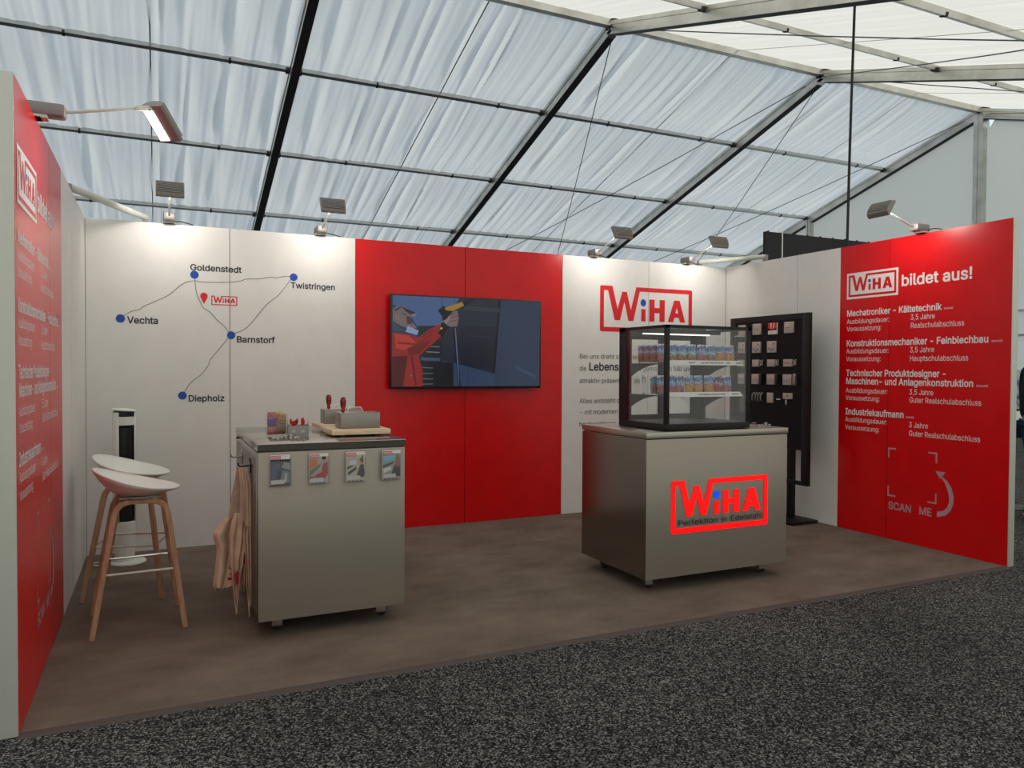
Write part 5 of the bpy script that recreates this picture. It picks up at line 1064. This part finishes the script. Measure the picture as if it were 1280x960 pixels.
TV_PICTURE = [
 ((75,100,145),[(2.306,2.033),(2.908,2.032),(2.771,1.783),(2.517,1.775),(2.429,1.906),(2.306,1.95)]),
 ((30,34,44),[(2.532,1.769),(2.771,1.783),(2.75,1.453),(2.547,1.451)]),
 ((34,41,57),[(2.908,2.032),(3.312,2.028),(3.251,1.361),(2.864,1.454),(2.749,1.481),(2.764,1.782),(2.901,1.909)]),
 ((27,31,48),[(2.909,1.787),(3.289,1.79),(3.251,1.361),(2.864,1.454)]),
 ((9,9,16),[(3.293,2.027),(3.319,2.028),(3.259,1.356),(3.24,1.365)]),
 ((52,68,98),[(2.861,1.454),(3.251,1.361),(3.26,1.241),(2.862,1.247)]),
 ((22,25,32),[(2.547,1.465),(2.856,1.457),(2.857,1.243),(2.563,1.245)]),
 ((110,118,125),[(2.644,1.601),(2.726,1.6),(2.726,1.591),(2.644,1.593)]),
 ((120,125,130),[(2.606,1.554),(2.727,1.55),(2.727,1.541),(2.607,1.544)]),
 ((105,110,120),[(2.57,1.416),(2.667,1.412),(2.667,1.405),(2.57,1.409)]),
 ((100,105,110),[(2.57,1.366),(2.667,1.364),(2.667,1.357),(2.57,1.359)]),
 ((110,110,110),[(2.57,1.317),(2.667,1.315),(2.667,1.308),(2.57,1.31)]),
 ((110,105,100),[(2.57,1.271),(2.667,1.272),(2.667,1.265),(2.57,1.264)]),
 ((70,85,115),[(2.555,1.501),(2.734,1.496),(2.734,1.47),(2.555,1.475)]),
 ((150,36,36),[(2.3,1.713),(2.444,1.696),(2.532,1.674),(2.636,1.75),(2.741,1.799),(2.802,1.74),(2.666,1.623),(2.533,1.508),(2.57,1.395),(2.57,1.244),(2.295,1.246)]),
 ((185,60,50),[(2.321,1.7),(2.444,1.689),(2.517,1.62),(2.415,1.562),(2.329,1.575)]),
 ((80,20,26),[(2.3,1.505),(2.437,1.514),(2.394,1.245),(2.295,1.246)]),
 ((110,28,30),[(2.43,1.577),(2.651,1.651),(2.547,1.536),(2.445,1.507)]),
 ((14,12,18),[(2.738,1.796),(2.763,1.818),(2.812,1.762),(2.749,1.679),(2.711,1.717),(2.741,1.753)]),
 ((128,108,108),[(2.759,1.814),(2.817,1.887),(2.847,1.914),(2.89,1.916),(2.906,1.859),(2.891,1.779),(2.832,1.773),(2.802,1.783)]),
 ((16,16,22),[(2.71,1.912),(2.758,1.957),(2.855,1.914),(2.786,1.84),(2.756,1.825),(2.748,1.868)]),
 ((170,130,40),[(2.771,1.937),(2.939,1.999),(2.955,1.965),(2.847,1.914),(2.786,1.918)]),
 ((14,15,20),[(2.939,2.001),(3.033,2.04),(3.064,2.034),(2.971,1.965)]),
 ((18,22,32),[(2.848,1.77),(2.886,1.771),(2.91,1.454),(2.927,1.245),(2.905,1.246),(2.887,1.454)]),
 ((95,110,135),[(2.868,1.764),(2.878,1.764),(2.904,1.454),(2.914,1.251),(2.911,1.251),(2.892,1.454)]),
 ((62,72,92),[(2.299,1.824),(2.371,1.75),(2.429,1.728),(2.3,1.719)]),
 ((122,106,108),[(2.302,1.908),(2.331,1.934),(2.378,1.946),(2.429,1.924),(2.461,1.886),(2.47,1.816),(2.517,1.754),(2.429,1.752),(2.371,1.771),(2.302,1.811)]),
 ((150,110,105),[(2.328,1.853),(2.35,1.865),(2.364,1.827),(2.345,1.805)]),
 ((40,42,55),[(2.371,1.941),(2.444,1.91),(2.514,1.885),(2.505,1.859),(2.461,1.869),(2.422,1.891)]),
 ((120,125,140),[(2.461,1.869),(2.514,1.885),(2.514,1.865),(2.495,1.852),(2.473,1.855)]),
 ((70,60,70),[(2.422,1.856),(2.461,1.851),(2.48,1.788),(2.429,1.787)]),
 ((150,160,200),[(2.437,1.773),(2.535,1.731),(2.517,1.694),(2.415,1.719)]),
 ((58,78,112),[(2.743,2.039),(2.749,2.039),(2.749,1.932),(2.743,1.932)]),
 ((58,78,112),[(2.865,2.033),(2.871,2.033),(2.868,1.987),(2.864,1.987)]),
 ((48,56,66),[(2.971,1.965),(3.306,1.953),(3.303,1.916),(2.947,1.924)]),
 ((44,50,70),[(2.995,1.702),(3.201,1.695),(3.199,1.686),(2.995,1.693)]),
 ((88,72,74),[(2.824,1.882),(2.878,1.901),(2.879,1.895),(2.829,1.873)]),
 ((88,72,74),[(2.829,1.856),(2.896,1.876),(2.898,1.87),(2.832,1.848)]),
 ((88,72,74),[(2.829,1.827),(2.897,1.841),(2.897,1.835),(2.832,1.82)]),
 ((150,128,126),[(2.771,1.817),(2.817,1.873),(2.826,1.856),(2.789,1.8)]),
 ((122,30,32),[(2.343,1.631),(2.517,1.62),(2.651,1.708),(2.658,1.7),(2.525,1.603),(2.343,1.617)]),
 ((120,30,32),[(2.562,1.685),(2.666,1.751),(2.672,1.743),(2.573,1.672)]),
 ((96,24,28),[(2.462,1.507),(2.481,1.507),(2.518,1.253),(2.504,1.253)]),
 ((205,180,110),[(2.73,1.76),(2.748,1.768),(2.753,1.753),(2.736,1.747)]),
 ((170,120,90),[(2.462,1.349),(2.474,1.349),(2.474,1.335),(2.462,1.335)]),
 ((55,50,58),[(2.314,1.906),(2.371,1.936),(2.38,1.93),(2.325,1.892)]),
 ((92,78,82),[(2.378,1.883),(2.426,1.868),(2.423,1.857),(2.38,1.869)]),
 ((40,54,80),[(2.993,1.411),(2.998,1.411),(2.992,1.244),(2.988,1.244)]),
 ((60,76,104),[(3.455,1.436),(3.683,1.346),(3.657,1.323),(3.464,1.398)]),
]

# ------------------------------------------------------------------ television
tv = thing('television', 'large flat television on the red wall showing a worker in red with a spray gun', 'television', (3.006, -0.02, 1.634))
s = MB(); s.box(-0.725, 0.725, -0.058, -0.028, -0.408, 0.408, bev=0.004); build('casing', s, black_plastic, tv)
s = MB(); s.box(-0.25, 0.25, -0.03, 0.0, -0.2, 0.2); build('wall_bracket', s, black_metal, tv)
def screen_mat(c, k=1.0):
    m = mat('screen_picture', (0.003, 0.003, 0.004, 1), 0.22, 0, 0.45, emit=rgb(*c), estr=0.62*k); return m
s = MB(); s.add([(-0.712,-0.0585,-0.388),(0.712,-0.0585,-0.388),(0.712,-0.0585,0.396),(-0.712,-0.0585,0.396)], [(0,1,2,3)])
sc_ = build('screen', s, screen_mat((46,60,86)), tv)
s = MB(); mats = []; cache = {}
for k, (c, P) in enumerate(TV_PICTURE):
    if c not in cache: cache[c] = len(mats); mats.append(screen_mat(c))
    s.poly([(min(max(x-3.006, -0.712), 0.712), min(max(z-1.634, -0.388), 0.396)) for x, z in P], lambda u, v, k=k: (u, -0.0587-0.00012*k, v), cache[c])
build('screen_image', s, mats, sc_)

# ------------------------------------------------------------------ black display board by the right wall
db = thing('display_board', 'tall black display board with small steel samples beside the right wall', 'display', (5.80, -0.924, 0.004))
s = MB(); s.box(-0.157, 0.157, -0.40, 0.40, 0.0, 0.028, bev=0.003); build('base_plate', s, black_metal, db)
for sy in (-0.2, 0.2):
    s = MB(); s.box(0.0, 0.05, sy-0.03, sy+0.03, 0.028, 1.80, bev=0.002); build('upright', s, black_metal, db)
Y0, Y1 = -0.507, 0.507; X0, X1 = -0.10, -0.06
s = MB(); s.box(X0, X1, Y0, Y0+0.075, 0.367, 1.915, bev=0.002); s.box(X0, X1, Y1-0.075, Y1, 0.367, 1.915, bev=0.002); s.box(X0, X1, Y0+0.07, Y1-0.07, 0.367, 0.400); s.box(X0, X1, Y0+0.07, Y1-0.07, 1.865, 1.915)
build('frame', s, black_metal, db)
s = MB(); s.box(X0+0.004, X1+0.06, Y0+0.07, Y1-0.07, 0.68, 1.868); build('panel', s, board_black, db)
tile_m = mat('steel_tile', (0.50, 0.43, 0.40, 1), 0.42, 0.35)
def DY(d): return -d+0.924          # distance from the corner to local y
def tile(d0, d1, z0, z1, m, name='sample_tile', dep=0.012, parent=None):
    s = MB(); s.box(X0-dep, X0+0.006, DY(d1), DY(d0), z0, z1, bev=0.001); return build(name, s, m, db)
def dash(t, d0, d1, z, n, m, h=0.004):
    s = MB()
    for q in range(n):
        a = d0+(d1-d0)*q/n; s.box(X0-0.0135, X0-0.0118, DY(a+(d1-d0)/n*0.7), DY(a), z, z+h)
    o = build('engraved_line', s, m, t)
for (d0, d1, z0, z1) in ((0.743,0.852,1.74,1.845), (1.148,1.258,1.74,1.843), (0.545,0.64,1.74,1.842)):
    t = tile(d0, d1, z0, z1, tile_m); dash(t, d0+0.02, d1-0.02, (z0+z1)/2-0.005, 6, ink_grey)
t = tile(0.948, 1.057, 1.736, 1.844, ink_white)
s = MB(); xx = X0-0.0135
for (a, b, c, d) in ((0.0,0.30,0.35,1.0),(0.42,0.62,0.40,1.0),(0.72,1.0,0.35,1.0),(0.0,1.0,0.35,0.5)):
    s.box(xx, xx+0.002, DY(0.948+0.109*b), DY(0.948+0.109*a), 1.736+0.108*c, 1.736+0.108*d)
build('red_print', s, ink_red, t)
for (d0, d1) in ((0.739,0.848),(0.937,1.047),(0.545,0.64)):
    t = tile(d0, d1, 1.566, 1.673, tile_m)
    for (a, b) in ((0.25,0.35),(0.7,0.3),(0.5,0.2),(0.75,0.75)):
        s = MB(); s.tube([(X0-0.0135, DY(d0+(d1-d0)*a), 1.566+0.107*b), (X0-0.0115, DY(d0+(d1-d0)*a), 1.566+0.107*b)], 0.008, 10); build('punched_mark', s, ink_grey, t)
for (d0, d1) in ((0.742,0.83),(0.94,1.037),(1.144,1.245),(0.545,0.63)):
    t = tile(d0, d1, 1.434, 1.501, tile_m)
    if d0 > 1.1: dash(t, d0+0.015, d1-0.015, 1.462, 4, ink_red, 0.010)
for d in (0.868, 1.068, 1.283):
    s = MB()
    for q in range(3): s.tube([(X0-0.03, DY(d+0.008), 1.452+q*0.018), (X0, DY(d+0.008), 1.452+q*0.018)], 0.0075, 10)
    s.box(X0-0.012, X0, DY(d+0.016), DY(d), 1.443, 1.498); build('sample_catch', s, chrome, db)
for (d0, d1) in ((0.737,0.829),(0.936,1.035),(1.138,1.242),(0.545,0.63)):
    t = tile(d0, d1, 1.266, 1.363, tile_m); dash(t, d0+0.008, d1-0.008, 1.31, 5, ink_grey, 0.003); dash(t, d0+0.008, d1-0.008, 1.295, 4, ink_grey, 0.004)
for d in (0.855, 1.058, 1.27):
    s = MB(); s.tube([(X0-0.014, DY(d+0.018), 1.268), (X0-0.026, DY(d+0.018), 1.275), (X0-0.026, DY(d+0.018), 1.352), (X0-0.014, DY(d+0.018), 1.360)], 0.014 if d > 1.2 else 0.009, 8); s.box(X0-0.014, X0, DY(d+0.034), DY(d+0.002), 1.264, 1.364)
    build('sample_handle', s, steel_box if d > 1.2 else black_plastic, db)
for k, d in enumerate((0.770, 0.812, 0.845, 0.880)):
    s = MB(); s.tube([(X0-0.004, DY(d), 1.10), (X0-0.03, DY(d), 1.115), (X0-0.03, DY(d), 1.165), (X0-0.004, DY(d), 1.185)], 0.007, 8); build('sample_hinge', s, steel_box, db)
tile(0.942, 1.014, 1.094, 1.188, tile_m)
t = tile(1.144, 1.25, 1.137, 1.192, tile_m)
s = MB(); s.tube([(X0-0.014, DY(1.2), 1.165), (X0-0.011, DY(1.2), 1.165)], 0.008, 12); build('key_hole', s, black_plastic, t)
s = MB(); s.box(X0-0.05, X0-0.012, DY(1.15), DY(1.10), 1.128, 1.138); s.tube([(X0-0.02, DY(1.195), 1.135), (X0-0.02, DY(1.195), 1.085)], 0.010, 10); build('sample_latch', s, chrome, db)

# ------------------------------------------------------------------ tower fan in the left corner
fx, fy = 0.262, -0.335
fan = thing('tower_fan', 'white tower fan with black upper slot in the left rear corner', 'fan', (fx, fy, 0.004))
s = MB(); s.lathe([(0.118,0.0),(0.122,0.006),(0.118,0.016),(0.05,0.024)], 36, cx=0.02); build('base', s, white_plastic, fan)
s = MB(); s.lathe([(0.062,0.02),(0.068,0.10),(0.072,0.26),(0.072,0.30),(0.05,0.305)], 32); build('body', s, white_plastic, fan)
s = MB()
pts = []
for k in range(41):
    a = PI*(-0.12)+k/40*(2*PI-PI*0.52)
    pts.append((math.cos(a)*0.074, math.sin(a)*0.074))
for i in range(40):
    a, b = pts[i], pts[i+1]
    s.add([(a[0],a[1],0.30),(b[0],b[1],0.30),(b[0],b[1],1.08),(a[0],a[1],1.08)], [(0,1,2,3)])
sh_ = build('shell', s, white_plastic, fan); md = sh_.modifiers.new('thickness', 'SOLIDIFY'); md.thickness = 0.004; md.offset = -1
s = MB(); s.lathe([(0.060,0.30),(0.060,0.97),(0.04,0.975)], 28); build('air_slot', s, black_plastic, fan)
s = MB(); s.lathe([(0.066,0.985),(0.0735,0.99),(0.0735,1.045),(0.06,1.05)], 32); build('collar', s, white_plastic, fan)
s = MB(); s.lathe([(0.05,1.045),(0.068,1.05),(0.070,1.085),(0.05,1.09)], 32); build('black_neck', s, black_plastic, fan)
s = MB(); s.lathe([(0.055,-0.004),(0.079,0.002),(0.080,0.008),(0.070,0.014),(0.03,0.018)], 36); s.xf(Matrix.Translation((-0.002,0,1.088)) @ Matrix.Rotation(math.radians(5), 4, 'Y')); build('cap', s, white_plastic, fan, label='white round cap with dark rim')
s = MB(); s.tube([(-0.12,-0.03,0.012),(-0.17,-0.06,0.012),(-0.21,-0.03,0.012),(-0.20,0.03,0.012),(-0.13,0.03,0.012),(-0.05,0.0,0.03)], 0.006, 8); build('power_cord', s, white_plastic, fan)

# ------------------------------------------------------------------ bar stools
def stool(label, x, y, rz):
    t = thing('bar_stool', label, 'stool', (x, y, 0.004), rz, 'bar stools by the left wall')
    nr, na = 10, 44; s = MB(); V = [(-0.015, 0, 0.702)]
    for i in range(1, nr+1):
        r = i/nr
        for j in range(na):
            a = 2*PI*j/na
            ca, sa = math.cos(a), math.sin(a)
            px = 0.216*ca; py = 0.228*sa*(1-0.10*max(0, ca)**2)
            rim = 0.788-0.262*px+0.010*math.cos(2*a)
            if ca > 0: rim -= 0.006*ca**3
            e = r**(2.0+1.0*(ca < -0.2))
            zz = 0.702+(rim-0.702)*(r**2.3)
            sq = r**0.88
            V.append((px*sq-0.015*(1-r), py*sq, zz))
    F = [(0, 1+j, 1+(j+1) % na) for j in range(na)]
    for i in range(nr-1):
        for j in range(na):
            a = 1+i*na+j; b = 1+i*na+(j+1) % na
            F.append((a, a+na, b+na, b))
    s.add(V, F); st = build('seat', s, white_plastic, t)
    md = st.modifiers.new('thickness', 'SOLIDIFY'); md.thickness = 0.009; md.offset = 0
    sh = MB()
    for yy in (-0.10, 0.10): sh.box(-0.09, 0.11, yy-0.012, yy+0.012, 0.694, 0.704)
    sh.box(-0.03, 0.05, -0.12, 0.12, 0.688, 0.698)
    build('seat_plate', sh, steel_box, t)
    for sy in (-1, 1):
        for sx in (-1, 1):
            P = []
            foot = Vector((sx*0.221, sy*0.218, 0.0)); hipx, hipy, hz = sx*0.132+0.012, sy*0.158, 0.60
            hip = Vector((hipx, hipy, hz)); top = Vector((0.012+sx*0.055, sy*0.150, 0.684)); mid = Vector((0.012, sy*0.150, 0.684+0.0))
            for k in range(7): P.append(foot+(hip-foot)*k/6)
            dirn = (hip-foot).normalized(); ctrl = hip+dirn*(0.684-hz)/dirn.z
            for k in range(1, 9):
                q = k/8; P.append(hip*(1-q)**2+ctrl*2*q*(1-q)+top*q*q)
            P.append(mid+Vector((sx*0.0005, 0, 0)))
            n = len(P)
            s = MB(); s.sweep(P, (0, 1, 0), [0.026]*n, [0.026]+[0.030]*(n-6)+[0.028]*3+[0.022, 0.020], 0)
            s.v = [(v[0], v[1], max(v[2], 0.0)) for v in s.v]
            build('leg', s, oak, t)
    # foot rest rods: long pair at z .32, cross pair a little higher
    def leg_at(sx, sy, z):
        q = z/0.60; f = Vector((sx*0.221, sy*0.218, 0)); h = Vector((sx*0.132+0.012, sy*0.158, 0.60)); return f+(h-f)*q
    ring = [leg_at(-1,-1,0.318), leg_at(1,-1,0.318), leg_at(1,1,0.318), leg_at(-1,1,0.318)]
    names = 'footrest'
    for a, b in ((0,1),(1,2),(2,3),(3,0)):
        s = MB(); s.tube([ring[a], ring[b]], 0.0065, 8); build(names, s, alu if a in (0,) else chrome, t)
    return t
stool('nearer white bar stool with four oak legs beside the left wall', 0.377, -1.756, math.radians(3.6))
stool('farther white bar stool half hidden behind the nearer one by the left wall', 0.334, -1.098, math.radians(-13))

# ------------------------------------------------------------------ neighbouring stand, hanging cable
nb = thing('black_partition', 'black partition of a neighbouring stand rising behind the right rear corner', 'partition', (6.93, 0.4, 0))
for a, b in ((0.0, 0.25), (0.262, 1.87)):
    s = MB(); s.box(a, b, 0, 0.04, 0.0, 3.03); build('panel', s, black_back, nb)
for a in (0.25, 1.87):
    s = MB(); s.box(a, a+0.014, -0.008, 0.048, 0.0, 3.045); build('post', s, white_plastic, nb)
s = MB()
for k in range(9): s.box(0.05+k*0.21, 0.062+k*0.21, 0.01, 0.03, 3.03, 3.045)
build('clip', s, black_metal, nb)
s = MB()
cz = [ZR-0.1-(YR-1.6)*0+0.0]
zt_ = roof_pt(0, (YR-0.3)/math.cos(AF), True).z
pts = [(8.22-0.13*q-0.01*math.sin(q*5), 0.30, zt_-0.05+(0.02-zt_+0.05)*q) for q in [i/14 for i in range(15)]]
s.tube(pts, 0.016, 8)
tag(build('hanging_cable', s, cable_m), 'thick black cable hanging from the tent roof down behind the right side wall', 'cable')

# ------------------------------------------------------------------ visitor at the right edge of the picture
pv = thing('person', 'person in dark jacket and blue jeans standing beyond the red right wall', 'person', (8.08, -1.97, 0.0), math.radians(200))
def skin(name, pts, edges, rads, m, parent, root=0, sub=2):
    me = bpy.data.meshes.new(name); me.from_pydata([tuple(p) for p in pts], edges, []); me.materials.append(m)
    o = bpy.data.objects.new(name, me); C.objects.link(o); o.parent = parent
    md = o.modifiers.new('skin', 'SKIN'); md.use_smooth_shade = True
    lay = me.skin_vertices[0] if me.skin_vertices else None
    if lay is None:
        me.skin_vertices.new() if hasattr(me.skin_vertices, 'new') else None
    bm = bmesh.new(); bm.from_mesh(me); L = bm.verts.layers.skin.verify()
    bm.verts.ensure_lookup_table()
    for i, v in enumerate(bm.verts):
        r = rads[i]; v[L].radius = r if isinstance(r, tuple) else (r, r); v[L].use_root = (i == root)
    bm.to_mesh(me); bm.free()
    ss = o.modifiers.new('smooth', 'SUBSURF'); ss.levels = sub; ss.render_levels = sub
    return o
# local frame: faces +y, x to the side
body = [(0,0,0.95),(0,0.0,1.10),(0,-0.01,1.26),(0,-0.01,1.42),(0,0.0,1.50),(0,0.02,1.57),(0,0.03,1.66),(0,0.03,1.74),
        (-0.20,0,1.41),(-0.25,-0.02,1.12),(-0.20,0.20,0.98),(-0.17,0.28,0.97), (0.20,0,1.41),(0.25,-0.02,1.12),(0.20,0.20,0.98),(0.17,0.28,0.97),
        (-0.10,0,0.86),(-0.11,0.01,0.48),(-0.12,-0.02,0.09),(-0.12,0.05,0.05),(0.10,0,0.86),(0.11,0.03,0.48),(0.12,0.05,0.09),(0.12,0.12,0.05)]
ed = [(0,1),(1,2),(2,3),(3,4),(4,5),(5,6),(6,7),(3,8),(8,9),(9,10),(10,11),(3,12),(12,13),(13,14),(14,15),(0,16),(16,17),(17,18),(18,19),(0,20),(20,21),(21,22),(22,23)]
rd = [(0.15,0.10),(0.14,0.10),(0.15,0.11),(0.14,0.10),0.055,0.05,(0.075,0.095),(0.06,0.075),0.06,0.045,0.032,0.028,0.06,0.045,0.032,0.028,0.085,0.055,0.038,0.035,0.085,0.055,0.038,0.035]
skin('body', body, ed, rd, skin_m, pv)
jk = [(0,0,0.90),(0,0,1.10),(0,-0.01,1.26),(0,-0.01,1.42),(0,0,1.49),(-0.20,0,1.42),(-0.26,-0.02,1.12),(-0.205,0.18,0.985),(0.20,0,1.42),(0.26,-0.02,1.12),(0.205,0.18,0.985)]
skin('jacket', jk, [(0,1),(1,2),(2,3),(3,4),(3,5),(5,6),(6,7),(3,8),(8,9),(9,10)], [(0.19,0.14),(0.18,0.135),(0.19,0.14),(0.17,0.125),0.075,0.078,0.062,0.048,0.078,0.062,0.048], jacket_m, pv)
jn = [(0,0,0.95),(-0.10,0,0.86),(-0.11,0.01,0.48),(-0.12,-0.02,0.10),(0.10,0,0.86),(0.11,0.03,0.48),(0.12,0.05,0.10)]
skin('jeans', jn, [(0,1),(1,2),(2,3),(0,4),(4,5),(5,6)], [(0.17,0.12),0.108,0.078,0.068,0.108,0.078,0.068], jeans_m, pv)
for sx, fy_ in ((-1, 0.0), (1, 0.07)):
    s = MB(); prof = [(-0.09,0.045),(-0.03,0.10),(0.04,0.085),(0.11,0.06),(0.17,0.045),(0.185,0.02)]
    s.prism([(-0.10,0.018),(-0.10,0.08),(-0.04,0.105),(0.05,0.085),(0.13,0.06),(0.18,0.045),(0.19,0.018)], lambda u, v, w: (sx*0.12-0.045+0.09*w, fy_+u, v))
    sh = build('shoe', s, shoe_m, pv, fix=True); b_ = sh.modifiers.new('round', 'BEVEL'); b_.width = 0.02; b_.segments = 3
    s = MB(); s.box(sx*0.12-0.05, sx*0.12+0.05, fy_-0.105, fy_+0.195, 0.0, 0.02, bev=0.006); build('sole', s, sole_m, sh)
s = MB()
for (z, r, ry, dy) in ():
    pass
hv = [(0,-0.005,1.62),(0,0.0,1.70),(0,0.015,1.765)]
skin('hair', hv, [(0,1),(1,2)], [(0.078,0.085),(0.086,0.10),(0.066,0.080)], hair_m, pv)
for sx in (-1, 1):
    e = MB(); e.lathe([(0.001,-0.011),(0.008,-0.008),(0.011,0),(0.008,0.008),(0.001,0.011)], 12, cx=sx*0.03, cy=0.112); e.xf(Matrix.Translation((0,0,1.67))); build('eye', e, ink_white, pv)
    r_ = MB(); r_.tube([(sx*0.076,0.02,1.69),(sx*0.086,0.01,1.68),(sx*0.086,0.012,1.645),(sx*0.078,0.025,1.635)], 0.009, 8); build('ear', r_, skin_m, pv)
    palm = Vector((sx*0.17, 0.30, 0.965))
    P = [palm+Vector((0,-0.04,0.005)), palm, palm+Vector((-sx*0.0,0.045,0))]; E_ = [(0,1),(1,2)]; R_ = [(0.026,0.018),(0.036,0.016),(0.036,0.014)]
    for q in range(4):
        base = palm+Vector(((q-1.5)*0.020, 0.05, 0.0)); ln = [0.030,0.036,0.033,0.026][q]
        i0 = len(P); P += [base, base+Vector((0, ln*0.7, -0.014)), base+Vector((0, ln*0.6, -0.042))]; E_ += [(2, i0), (i0, i0+1), (i0+1, i0+2)]; R_ += [0.0095, 0.0088, 0.0075]
    i0 = len(P); P += [palm+Vector((-sx*0.040,0.0,0.008)), palm+Vector((-sx*0.052,0.04,0.018))]; E_ += [(1, i0), (i0, i0+1)]; R_ += [0.011, 0.009]
    skin('hand', P, E_, R_, skin_m, pv)
s = MB(); s.tube([(0,0.118,1.655),(0,0.135,1.64),(0,0.128,1.63)], [0.008,0.012,0.010], 8); build('nose', s, skin_m, pv)
s = MB(); s.tube([(-0.022,0.112,1.607),(0,0.120,1.605),(0.022,0.112,1.607)], [0.003,0.006,0.003], 8); build('mouth', s, mat('lips', (0.35,0.13,0.10,1), 0.5), pv)
# display table with blue and white poster beside that person
pt = thing('poster_stand', 'blue and white poster in a thin black frame beyond the red wall', 'poster', (8.35, -1.55, 0.0), math.radians(-25))
s = MB(); s.box(-0.30, 0.30, 0, 0.02, 1.02, 1.42); build('sheet', s, mat('pale_blue_poster', (0.45,0.55,0.66,1), 0.5), pt)
nt_ = bpy.data.materials['pale_blue_poster']; noise_mix(nt_, (0.06,0.14,0.30,1), (0.62,0.68,0.74,1), 9, 3, lo=0.42, hi=0.52)
s = MB(); s.box(-0.31, 0.31, -0.004, 0.024, 1.0, 1.02); s.box(-0.31, -0.298, -0.004, 0.024, 1.0, 1.43); s.box(0.298, 0.31, -0.004, 0.024, 1.0, 1.43); build('frame', s, black_metal, pt)
for sx in (-0.25, 0.25):
    s = MB(); s.tube([(sx, 0.012, 0.0), (sx, 0.012, 1.0)], 0.012, 8); build('leg', s, black_metal, pt)
s = MB(); s.box(-0.28, 0.28, -0.15, 0.17, 0.0, 0.012); build('foot_plate', s, black_metal, pt)
